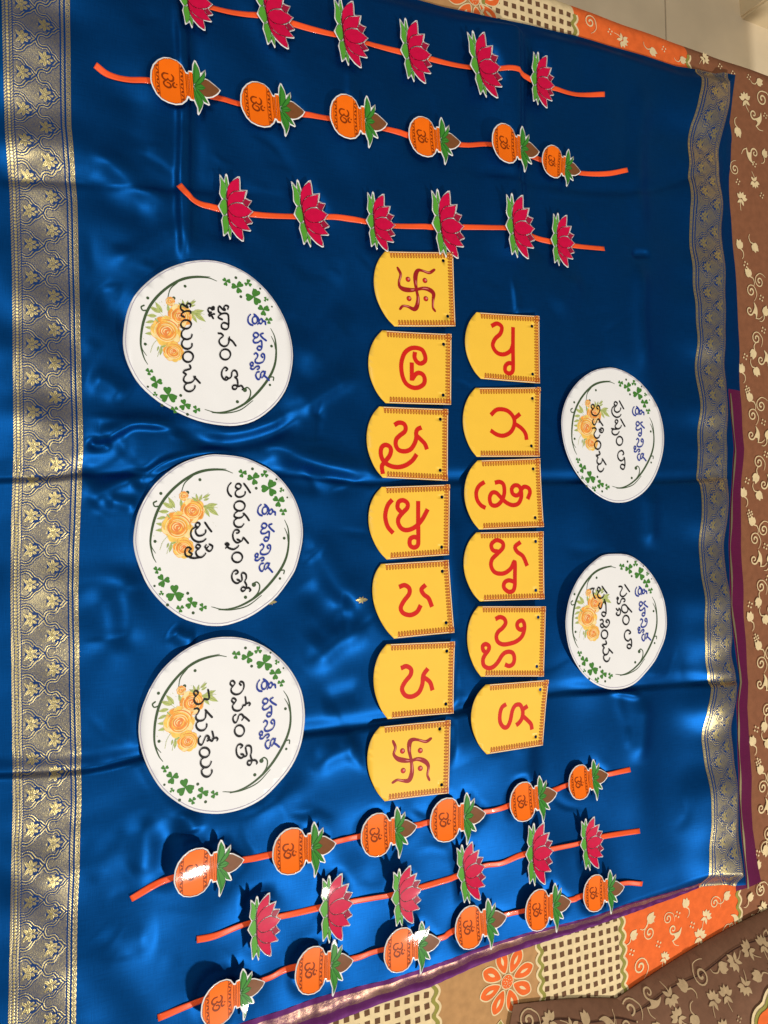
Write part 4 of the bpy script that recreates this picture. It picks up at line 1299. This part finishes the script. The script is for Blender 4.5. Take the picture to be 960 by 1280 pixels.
HEAD_LM = [((702, 235), (892, 778)), ((722, 292), (855, 850)), ((692, 122), (912, 710)), ((688, 245), (888, 968)), ((668, 195), (888, 868))]
LM = [((710, 225), (280, 718)), ((730, 200), (255, 730)), ((685, 155), (287, 780)), ((655, 250), (293, 882)), ((648, 225), (293, 938))]
ref_a, ref_b = Wp(zo(*Z2, LM[1]), CARD_Z)


def similarity(i):
    a, b = Wp(zo(*PLATES_Z[i], LM[i]), CARD_Z)
    s = complex(*(b - a)) / complex(*(ref_b - ref_a))

    def fn(p):
        p = np.atleast_2d(np.asarray(p, float))
        q = (p[:, 0] - ref_a[0] + 1j * (p[:, 1] - ref_a[1])) * s
        return np.stack([q.real + a[0], q.imag + a[1]], -1)
    return fn, abs(s)


def Z2w(pts):
    return Wp(zo(*Z2, pts), CARD_Z)


def clover_parts(c, r, a0):
    """three heart leaflets and a stem"""
    out = []
    for k in range(3):
        a = a0 + (k - 1) * 2.05
        d = np.array([math.cos(a), math.sin(a)]); n = np.array([-d[1], d[0]])
        h = [(0.03, 0), (0.35, 0.30), (0.72, 0.50), (1.0, 0.42), (1.08, 0.18), (0.98, 0.0), (1.08, -0.18), (1.0, -0.42), (0.72, -0.50), (0.35, -0.30)]
        out.append(spline([c + r * (u * d + v * n) for u, v in h], 3, True))
    a = a0 + math.pi + 0.25
    st = spline([c, c + r * 0.5 * np.array([math.cos(a), math.sin(a)]), c + r * 1.05 * np.array([math.cos(a + 0.35), math.sin(a + 0.35)])], 4)
    return out, st


PLATE_LABEL = [
    'lopsided white round card with rose spray, its edge curled, nearest the lotus garlands',
    'white round card with rose spray, short two-letter last word, middle of the row of three',
    'white round card with rose spray and long last word, beside the glaring pot garland end',
    'white round card near the gold border, beside the first cards of the six-card row',
    'white round card near the gold border, beside the last cards of the six-card row',
]
PLATE_GROUP = ['row of three round cards', 'row of three round cards', 'row of three round cards', 'pair of round cards by the border', 'pair of round cards by the border']
CLV = [(594, 126, 22, 1.9), (650, 152, 32, 1.3), (705, 130, 20, .7), (730, 200, 42, 1.0), (790, 210, 13, .2), (775, 265, 30, 1.7), (798, 318, 19, 1.6),
       (167, 610, 20, -.3), (197, 663, 33, -2.2), (187, 727, 13, 2.6), (255, 730, 45, 2.6), (282, 803, 20, -.6), (337, 777, 31, 2.4), (395, 797, 21, -2.0)]
DOTS = [(644, 104, 8), (764, 156, 6), (818, 247, 5), (663, 201, 8), (381, 158, 8), (319, 222, 9), (185, 227, 8), (156, 467, 8), (153, 690, 6), (218, 785, 8), (320, 727, 8), (347, 825, 8), (610, 747, 9), (782, 653, 7), (803, 451, 8)]
VINES = [([(545, 125), (500, 110), (420, 112), (350, 132), (290, 168), (230, 222), (185, 282), (155, 350), (138, 420), (133, 480), (145, 540), (161, 572)], 1.5, 9),
         ([(512, 105), (440, 104), (370, 118), (300, 156), (240, 204)], 1.5, 3.5), ([(345, 138), (305, 175), (288, 222)], 4, 2), ([(133, 450), (138, 492), (158, 526)], 4, 1.5),
         ([(180, 290), (155, 292), (148, 275), (163, 266)], 4, 5),
         ([(805, 360), (822, 402), (826, 460), (818, 530), (795, 590), (755, 650), (700, 712), (640, 760), (570, 795), (500, 808), (440, 795)], 1.5, 9),
         ([(805, 400), (818, 432), (822, 470)], 1.5, 3), ([(475, 810), (540, 810), (620, 790), (690, 738)], 1.5, 3.5), ([(640, 760), (672, 725), (681, 690), (667, 671), (648, 680)], 4, 5),
         ([(785, 612), (803, 612), (801, 629)], 4, 4)]
LEAVES = [((255, 300), (222, 245)), ((245, 300), (190, 272)), ((225, 318), (172, 318)), ((210, 345), (165, 355)), ((205, 385), (160, 378)), ((205, 410), (158, 412)),
          ((410, 292), (470, 280)), ((420, 296), (475, 338)), ((405, 300), (430, 345)), ((395, 292), (455, 300)), ((370, 262), (362, 228)), ((378, 262), (392, 232)), ((398, 250), (432, 232)), ((400, 262), (428, 252)),
          ((290, 300), (285, 255)), ((225, 475), (215, 500)), ((240, 480), (228, 522)), ((262, 470), (232, 480)), ((380, 275), (340, 245)), ((215, 330), (232, 352))]


def rose(g, c, r, seed, fn):
    rr = np.random.default_rng(seed)

    def blob(cc, rad, wob, n=20):
        ph = rr.uniform(0, 6.28, 3)
        return [cc + rad * (1 + wob * (math.sin(3 * a + ph[0]) * .5 + math.sin(5 * a + ph[1]) * .35 + math.sin(8 * a + ph[2]) * .25)) * np.array([math.cos(a), math.sin(a)]) for a in np.linspace(0, 2 * math.pi, n + 1)[:-1]]
    c = np.asarray(c, float)
    g.poly(fn(Z2w(blob(c, r, 0.12))), 0.00028, 0)
    for k in range(9):       # outer petals
        a = k * 0.7 + rr.uniform(-.2, .2)
        g.poly(fn(Z2w(blob(c + 0.66 * r * np.array([math.cos(a), math.sin(a)]), r * 0.42, 0.14, 14))), 0.0003, int(rr.choice([0, 0, 1, 2])))
        g.stroke(fn(Z2w([c + 0.66 * r * np.array([math.cos(a), math.sin(a)]) + r * 0.42 * np.array([math.cos(t), math.sin(t)]) for t in np.linspace(a - 1.3, a + 1.3, 10)])), 0.0004, 0.0003, int(rr.choice([1, 2, 3])), cap=False)
    g.poly(fn(Z2w(blob(c, r * 0.68, 0.08))), 0.00034, 1)
    g.poly(fn(Z2w(blob(c - r * .08, r * 0.42, 0.1))), 0.00036, 3)
    for k in range(15):
        a0 = k * 2.1 + rr.uniform(-.3, .3)
        rad = r * (0.12 + 0.052 * k)
        t = np.linspace(a0, a0 + rr.uniform(1.6, 2.9), 12)
        g.stroke(fn(Z2w([c + np.array([math.cos(x) * rad * 1.02, math.sin(x) * rad * (0.94)]) + (x - a0) * r * 0.015 for x in t])), np.sin(np.linspace(.2, 2.9, 12)) * 0.00105 * r / 70 + 0.0002, 0.00038, int([2, 2, 3, 0][k % 4]), cap=False)


for i, (out, z0) in enumerate(plates):
    c = out.mean(0)
    z0 += 0.0016
    r = np.random.default_rng(40 + i)
    k1, k2, t1, t2 = r.uniform(0.04, 0.16), r.uniform(-0.05, 0.10), r.uniform(-.006, .006), r.uniform(-.006, .006)
    cr = 0.5 if i == 0 else 0.12

    def zf(x, y, c=c, k1=k1, k2=k2, t1=t1, t2=t2, cr=cr):
        dx, dy = x - c[0], y - c[1]
        e = max(0.0, (-dx * 0.55 - dy * 0.83) - 0.045)
        return k1 * dx * dx + k2 * dy * dy + t1 * dx + t2 * dy + cr * e * e * 2.5
    o = solid(link('round_card', card_mesh('round_card', out, zf, c, (), 0.012), None, (c[0], c[1], z0), [PAPER]), 0.0006)
    tag(o, PLATE_LABEL[i], 'round card', PLATE_GROUP[i])
    fn, s = similarity(i)
    g = MB(zf, c)
    rim = c + (out - c) * (1 - 0.0022 / np.linalg.norm(out - c, axis=1))[:, None]
    off_ = np.array([0.0006 * math.cos(i), 0.0006])
    g.stroke(rim + off_, 0.0009, 0.0002, 0, closed=True)
    g.build('cut_line', [CUTLINE], o)
    for pts, w0, w1 in VINES:
        g = MB(zf, c)
        p = fn(Z2w(spline(pts, 6)))
        ww = (w0 + (w1 - w0) * np.sin(np.linspace(0, math.pi, len(p)))) if w0 < 2 else np.linspace(w0, w1, len(p))
        g.stroke(p, (ww * 1.35 + 1.0) * 0.00024 * s, 0.00025, 0)
        g.build('vine', [OLIVE], o)
    for x, y, rr_ in DOTS + [(652, 684, 12)]:
        g = MB(zf, c)
        g.disc(fn(Z2w([(x, y)]))[0], rr_ * 0.00023 * s, 0.00025, 0, 12)
        g.build('berry', [OLIVE], o)
    for x, y, rr_, a0 in CLV:
        g = MB(zf, c)
        hearts, st = clover_parts(np.array([x, y], float), rr_ * 0.92, a0)
        for h in hearts:
            g.poly(fn(Z2w(h)), 0.00025, 0)
        g.stroke(fn(Z2w(st)), rr_ * 0.00004 * s, 0.00027, 0)
        g.build('clover', [CLOVER], o)
    g = MB(zf, c)
    for b, t_ in LEAVES:
        g.poly(fn(Z2w(leaf_pts(b, t_, 0.36))), 0.00025, 0)
        g.stroke(fn(Z2w([b, t_])), 0.0003, 0.00026, 1, cap=False)
    for st in ([(270, 330), (240, 300), (205, 270)], [(390, 290), (430, 290), (470, 300)], [(370, 280), (395, 250), (425, 225)], [(220, 440), (195, 470), (180, 510)], [(240, 470), (225, 500), (215, 530)]):
        g.stroke(fn(Z2w(spline(st, 4))), 0.0004, 0.00026, 0)
    rl = np.random.default_rng(5)
    for _ in range(26):
        a = rl.uniform(0, 6.28); d = rl.uniform(115, 165)
        g.disc(fn(Z2w([(300 + d * math.cos(a), 375 + d * math.sin(a))]))[0], rl.uniform(.0002, .0005), 0.00025, 0, 6)
    g.build('leaf_spray', [LEAFP, CLOVER], o)
    for (rx, ry), rad, sd in (((345, 312), 58, 2), ((298, 500), 50, 3), ((268, 395), 74, 1), ((300, 240), 22, 4)):
        g = MB(zf, c)
        rose(g, (rx, ry), rad, sd, fn)
        g.build('rose', [ROSE1, ROSE2, ROSE3, ROSE4], o)
    # lettering
    fr, strokes = TEXT[i]
    k = 1.0
    g = MB(zf, c)
    for s_ in strokes:
        g.stroke(Wp(zo(*fr, spline(s_, 6)), CARD_Z), 0.0027, 0.0006, 0, nib=1.0)
    g.build('black_lettering', [BLACK], o)
    f1, s1 = similarity(0)
    g = MB(zf, c)
    a0_, b0_ = Wp(zo(*T1, HEAD_LM[0]), CARD_Z)
    a1_, b1_ = Wp(zo(*fr, HEAD_LM[i]), CARD_Z)
    m_ = complex(*(b1_ - a1_)) / complex(*(b0_ - a0_))
    for s_ in HEAD:
        w = Wp(zo(*T1, spline(s_, 6)), CARD_Z)
        q = (w[:, 0] - a0_[0] + 1j * (w[:, 1] - a0_[1])) * m_
        g.stroke(np.stack([q.real + a1_[0], q.imag + a1_[1]], -1), 0.0027, 0.0006, 0, nib=1.0)
    g.build('blue_lettering', [BLUEINK], o)

# ------------------------------------------------------------------ garlands


def bendz(x, y, k=3.2):
    return k * x * x * 0.35 + k * y * y * 0.75


def shape_mesh(name, pts, z, mi_mats, zf, step=None):
    me = card_mesh(name, np.asarray(pts), lambda x, y: zf(x, y) + z, np.zeros(2), (), 0.008)
    for m in mi_mats:
        me.materials.append(m)
    return me


def bis_mesh(name, out, zf, mats):
    me = card_mesh(name, out, zf, np.zeros(2), (), 0.006)
    for m in mats:
        me.materials.append(m)
    return me


def loc(pts, which):
    return to_local(pts, LZ if which == 'l' else PZ, *(L_REF if which == 'l' else P_REF))


LOTUS_ME = {}
LOTUS_ME['card'] = bis_mesh('lotus', lotus_out, bendz, [CUTW])
lot = []
for n_, pts, k in LO_PET:
    lot.append((n_, shape_mesh(n_, loc(pts, 'l'), 0.00022 + 0.00003 * len(lot), [[PETAL], [PETALD], [SEPAL]][k], bendz)))
g = MB(bendz)
for n_, pts, k in LO_PET:
    g.stroke(loc(spline(pts, 3, True), 'l'), 0.00042, 0.0007, 0 if k != 2 else 1, closed=True)
g.stroke(loc(spline([(185, 330), (175, 450), (192, 620), (200, 780), (225, 900)], 5), 'l'), np.sin(np.linspace(.3, 2.8, 21)) * 0.0016, 0.0008, 0)
me = g.mesh('petal_lines'); me.materials.append(MAROON); me.materials.append(SEPALD)
lot.append(('petal_lines', me))

POT_ME = {'card': bis_mesh('kalash_pot', pot_out, bendz, [CUTW])}
pot = [('pot_body', shape_mesh('pot_body', loc(PO_BODY, 'p'), 0.00022, [ORANGE], bendz)),
       ('neck', shape_mesh('neck', loc([(526, 368), (560, 366), (562, 668), (528, 664)], 'p'), 0.00024, [ORANGE], bendz)),
       ('rim', shape_mesh('rim', loc([(561, 332), (606, 326), (608, 694), (564, 690)], 'p'), 0.00026, [ORANGE], bendz)),
       ('coconut', shape_mesh('coconut', loc(spline(PO_COCO, 2, True), 'p'), 0.00028, [COCO], bendz))]
for k, l in enumerate(PO_LEAF):
    pot.append(('mango_leaf', shape_mesh('mango_leaf', loc(l, 'p'), 0.00034 + 0.00003 * k, [MANGO], bendz)))
g = MB(bendz)
for (a, b) in (((612, 490), (645, 215)), ((618, 500), (748, 280)), ((620, 508), (740, 478)), ((616, 518), (768, 672)), ((614, 524), (672, 800))):
    g.stroke(loc([a, ((a[0] + b[0]) / 2, (a[1] + b[1]) / 2), b], 'p'), 0.0004, 0.0007, 0)
for l in PO_LEAF:
    g.stroke(loc(l, 'p'), 0.0004, 0.0007, 0, closed=True)
me = g.mesh('leaf_veins'); me.materials.append(MANGOD)
pot.append(('leaf_veins', me))
g = MB(bendz)
for x, y0, y1 in ((155, 410, 775), (200, 348, 825), (452, 272, 800), (492, 318, 752)):
    g.stroke(loc(spline([(x, y0), (x - 4, (y0 + y1) / 2), (x, y1)], 4), 'p'), 0.0005, 0.0006)
for x0, y0, y1 in ((178, 385, 800), (472, 300, 770)):
    n = 9
    for i in range(n):
        y = y0 + (y1 - y0) * (i + 0.5) / n
        sg = 1 if i % 2 else -1
        g.poly(loc(leaf_pts((x0 - 14 * sg, y - 20), (x0 + 14 * sg, y + 20), 0.42), 'p'), 0.0006)
for x in (527, 545, 562, 585, 607):
    g.stroke(loc([(x, 345 if x > 555 else 372), (x + 1, 510), (x + 1, 680 if x > 555 else 660)], 'p'), 0.0004, 0.0006)
g.stroke(loc(PO_BODY, 'p'), 0.00045, 0.0006, closed=True)
me = g.mesh('pot_pattern'); me.materials.append(ORANGED)
pot.append(('pot_pattern', me))
g = MB(bendz)
for s_ in ([(310, 462), (262, 470), (236, 508), (250, 545), (285, 552), (306, 525)], [(300, 530), (335, 548), (366, 525), (372, 482), (352, 456)], [(280, 556), (250, 598), (264, 635), (305, 646), (337, 620), (326, 586), (294, 580)], [(382, 548), (362, 578), (372, 612), (398, 606)]):
    p = loc(spline(s_, 5), 'p')
    g.stroke(p, 0.0011 + 0.0010 * np.sin(np.linspace(.2, 2.9, len(p))), 0.0006)
g.disc(loc([(408, 564)], 'p')[0], 0.0009, 0.0006, 0, 8)
me = g.mesh('om_sign'); me.materials.append(ORANGED)
pot.append(('om_sign', me))

RIB = [
    [(200, -22), (230, -9), (245, -2), (292, 12), (343, 22), (390, 36), (438, 46), (480, 58), (520, 67), (560, 76), (605, 85), (640, 90), (680, 102), (715, 113), (735, 116), (757, 117)],
    [(119, 81), (135, 92), (160, 99), (187, 101), (230, 108), (275, 119), (300, 127), (345, 135), (381, 141), (410, 147), (480, 160), (511, 167), (577, 178), (610, 179), (650, 188), (671, 192), (700, 204), (729, 213), (760, 216), (785, 212)],
    [(224, 230), (235, 245), (250, 253), (273, 258), (318, 265), (368, 267), (413, 268), (440, 272), (458, 275), (495, 281), (538, 283), (580, 283), (626, 286), (664, 292), (690, 299), (720, 305), (757, 310)],
    [(164, 1125), (190, 1110), (215, 1101), (260, 1088), (306, 1076), (340, 1068), (418, 1053), (451, 1048), (522, 1034), (538, 1030), (608, 1016), (636, 1008), (695, 990), (712, 984), (763, 970), (791, 963)],
    [(247, 1177), (270, 1172), (307, 1159), (352, 1149), (399, 1138), (443, 1130), (488, 1122), (527, 1112), (572, 1098), (608, 1085), (630, 1081), (656, 1069), (691, 1062), (725, 1056), (755, 1048), (803, 1040)],
    [(198, 1275), (247, 1256), (332, 1228), (366, 1214), (444, 1203), (479, 1191), (550, 1175), (569, 1166), (634, 1146), (652, 1141), (712, 1125), (725, 1120), (777, 1106), (805, 1106)],
]
GAR = [('lotus', 0, 0, 'pink lotus garland on orange ribbon, lying along the edge near the floor tiles'),
       ('pot', 0, 1, 'orange pot garland with curled ribbon ends, lying between two pink lotus garlands'),
       ('lotus', 1, 2, 'pink lotus garland lying against the opening yellow swastika card'),
       ('pot', 1, 3, 'orange pot garland lying beside the closing yellow swastika card, first pot glaring'),
       ('lotus', 2, 4, 'pink lotus garland lying between two orange pot garlands'),
       ('pot', 2, 5, 'orange pot garland lying along the purple and bronze end of the saree')]


GLARE = {('pot', 1, 0): (-0.012, 0.0), ('lotus', 2, 0): (0.024, 0.004), ('lotus', 2, 2): (0.024, -0.003), ('pot', 2, 1): (0.012, 0.026), ('pot', 2, 0): (0.018, -0.022)}


def glare_tilt(c, ang, off, k=3.2):
    p = Vector((c[0], c[1], 0.004))
    h = ((Vector((0, 0, CAM_H)) - p).normalized() + (Vector(LAMP) - p).normalized()).normalized()
    sx, sy = 0.7 * k * off[0], 1.5 * k * off[1]
    ca, sa = math.cos(ang), math.sin(ang)
    n = Vector((h.x / h.z + sx * ca - sy * sa, h.y / h.z + sx * sa + sy * ca, 1)).normalized()
    return (Vector((0, 0, 1)).rotation_difference(n) @ Matrix.Rotation(ang, 3, 'Z').to_quaternion()).to_euler(), math.acos(n.z)


def make_motif(kind, parent, org, c, ang, s, z, rx, ry):
    cm, parts = (LOTUS_ME['card'], lot) if kind == 'lotus' else (POT_ME['card'], pot)
    o = bpy.data.objects.new('lotus' if kind == 'lotus' else 'kalash_pot', cm)
    COL.objects.link(o)
    o.parent = parent
    o.location = (c[0] - org[0], c[1] - org[1], z - org[2])
    o.rotation_euler = (rx, ry, ang)
    o.scale = (s, s, 1)
    solid(o, 0.0005)
    for n_, me in parts:
        p = bpy.data.objects.new(n_, me)
        COL.objects.link(p)
        p.parent = o
    return o


for kind, gi, ri, label in GAR:
    rp = Wp(spline(RIB[ri], 8), CARD_Z)
    org = (rp[0][0], rp[0][1], -0.004)
    root = bpy.data.objects.new('garland', None)
    COL.objects.link(root)
    root.location = org
    tag(root, label, 'garland', 'ribbon garlands with paper cutouts')
    d = np.gradient(rp, axis=0)
    d /= np.linalg.norm(d, axis=1)[:, None]
    n_ = np.stack([-d[:, 1], d[:, 0]], -1)
    P = np.zeros((len(rp), 5, 3))
    for k, f in enumerate(np.linspace(-0.5, 0.5, 5)):
        q = rp + n_ * 0.0072 * f
        P[:, k, :2] = q
    hh = sample_h(rp[:, 0], rp[:, 1])
    hs = np.convolve(np.pad(hh, 4, mode='edge'), np.ones(9) / 9, 'valid')
    hh = np.maximum(hs, hh) + 0.0016
    tw = 0.0009 * np.sin(np.arange(len(rp)) * 0.22 + ri)
    for k in range(5):
        P[:, k, :2] -= np.array(org[:2])
        P[:, k, 2] = hh - org[2] + tw * (k - 2) / 2
        P[:, k, 2] = np.maximum(P[:, k, 2], sample_h(P[:, k, 0] + org[0], P[:, k, 1] + org[1]) + 0.0008 - org[2])
    solid(link('ribbon', grid_mesh('ribbon', P, flip=True), root, (0, 0, 0), [RIBBON]), 0.0004)
    for mi_ in range(6):
        c, ang, s, z = spots[(kind, gi, mi_)]
        r = np.random.default_rng(900 + ri * 10 + mi_)
        o = make_motif(kind, root, org, c, ang, s, z + 0.0028 + r.uniform(0, 0.0012), r.normal(0, 0.025), r.normal(0, 0.02))
        if (kind, gi, mi_) in GLARE:
            o.rotation_euler, tl = glare_tilt(c, ang, GLARE[(kind, gi, mi_)])
            o.location.z += 0.028 * math.sin(tl)
            print('tilt', kind, gi, mi_, round(math.degrees(tl), 1))

# ------------------------------------------------------------------ pillows


def pillow(name, pa, pb, depth, height, label, seed, patch=False, zbase=0.0):
    a = W(*pa, BED_Z); b = W(*pb, BED_Z)
    e1 = (b - a); L = np.linalg.norm(e1); e1 /= L
    e2 = np.array([e1[1], -e1[0]])
    r = np.random.default_rng(seed)
    ph = r.uniform(0, 6.28, 6)

    def surf(u, v):
        """u along the near seam, v away from it, both 0..1"""
        U = 2 * u - 1; V = 2 * v - 1
        e = np.clip(1 - np.abs(U) ** 3.0, 0, 1) ** 0.8 * np.clip(1 - np.abs(V) ** 2.6, 0, 1) ** 0.85
        w = 0.05 * np.sin(9 * u + ph[0] + 4 * v) * e + 0.035 * np.sin(23 * u + ph[1] - 9 * v) * e + 0.03 * np.sin(31 * v + ph[2] + 7 * u) * e
        bulge = 0.03 * np.sin(np.pi * u)
        x = a[0] + e1[0] * u * L + e2[0] * (v * depth - bulge * depth * (1 - v))
        y = a[1] + e1[1] * u * L + e2[1] * (v * depth - bulge * depth * (1 - v))
        return x, y, BED_Z + 0.004 + zbase + height * (e + w)
    u, v = np.meshgrid(np.linspace(0, 1, 120), np.linspace(0, 1, 100))
    u = 0.5 - 0.5 * np.cos(np.pi * u) * (0.6 + 0.4 * np.abs(np.cos(np.pi * u))); v = 0.5 - 0.5 * np.cos(np.pi * v) * (0.6 + 0.4 * np.abs(np.cos(np.pi * v)))
    x, y, z = surf(u, v)
    org = np.array([(a[0] + b[0]) / 2, (a[1] + b[1]) / 2, BED_Z])
    root = bpy.data.objects.new(name, None)
    COL.objects.link(root)
    root.location = org
    tag(root, label, 'pillow')
    top = link('cover', grid_mesh('cover', np.stack([x, y, z], -1) - org, flip=True), root, (0, 0, 0), [PL_BROWN])
    zb = np.where(True, BED_Z + 0.0035 + zbase + 0 * z, 0)
    link('underside', grid_mesh('underside', np.stack([x, y, zb], -1) - org), root, (0, 0, 0), [PL_BROWN])
    # printed sprigs follow the cover
    def uv_h(px_, py_):
        d = np.array([px_, py_]) - a
        uu = float(np.clip(d @ e1 / L, 0, 1)); vv = float(np.clip(d @ e2 / depth, 0, 1))
        bu = 0.03 * math.sin(math.pi * uu)
        vv = float(np.clip((vv + bu) / (1 + bu), 0, 1))
        return float(surf(np.array(uu), np.array(vv))[2])
    g = MB(uv_h, org[:2])
    pc = W(985, 1300, BED_Z + 0.055)
    for uu in np.arange(0.07, 0.96, 0.034 / L * 1.0):
        for vv in np.arange(0.045, 0.75, 0.034 / depth):
            p = a + e1 * (uu + r.uniform(-.012, .012)) * L + e2 * (vv + r.uniform(-.01, .01)) * depth
            if patch and (p - pc) @ (p - pc) < 0.105 ** 2:
                continue
            motif(g, [0, 0, 2, 3, 1, 4, 3][int(r.integers(0, 7))], p, 0.0175, r.uniform(0, 6.28), 0, 0.0012)
            g.lay = 0
    o = g.build('sprig_print', [PL_PRINT], root, (0, 0, -BED_Z))
    tag(o, kind='stuff')
    g = MB(uv_h, org[:2])
    g.stroke([a + e1 * uu * L + e2 * (0.055 + 0.006 * math.sin(uu * 20) - 0.03 * math.sin(math.pi * uu)) * depth for uu in np.linspace(0.03, 0.97, 60)], 0.0016, 0.0010)
    g.build('seam', [SEAM], root, (0, 0, -BED_Z))
    if patch:
        g = MB(uv_h, org[:2])
        c = pc
        for rad, m_, z_ in ((0.098, 0, 0.0022), (0.092, 1, 0.0032), (0.086, 2, 0.0042)):
            ring_ = [c + (rad + 0.007 * abs(math.sin(7 * t))) * np.array([math.cos(t), math.sin(t)]) for t in np.linspace(0, 2 * math.pi, 100)[:-1]]
            prev = None
            # built as concentric rings so that it hugs the cover
            for k in np.linspace(1.0, 0.0, 9)[:-1]:
                cur = [c + (p - c) * k for p in ring_]
                if prev is not None:
                    s = len(g.v)
                    for p in prev + cur:
                        g._add(p, z_)
                    m = len(cur)
                    for q_ in range(m):
                        r2 = (q_ + 1) % m
                        g.f.append((s + q_, s + r2, s + m + r2, s + m + q_)); g.m.append(m_)
                prev = cur
        g.build('scalloped_patch', [SH_CREAM, SH_GREEN, SH_ORANGE], root, (0, 0, -BED_Z))
    return root


pillow('pillow', (757, 1254), (1010, 1112), 0.42, 0.065, 'brown printed pillow lying against the orange band of the bedsheet', 3, True)
pillow('pillow', (640, 1254), (850, 1258), 0.40, 0.05, 'brown printed pillow corner on the checked band, beside the daisy print', 6)
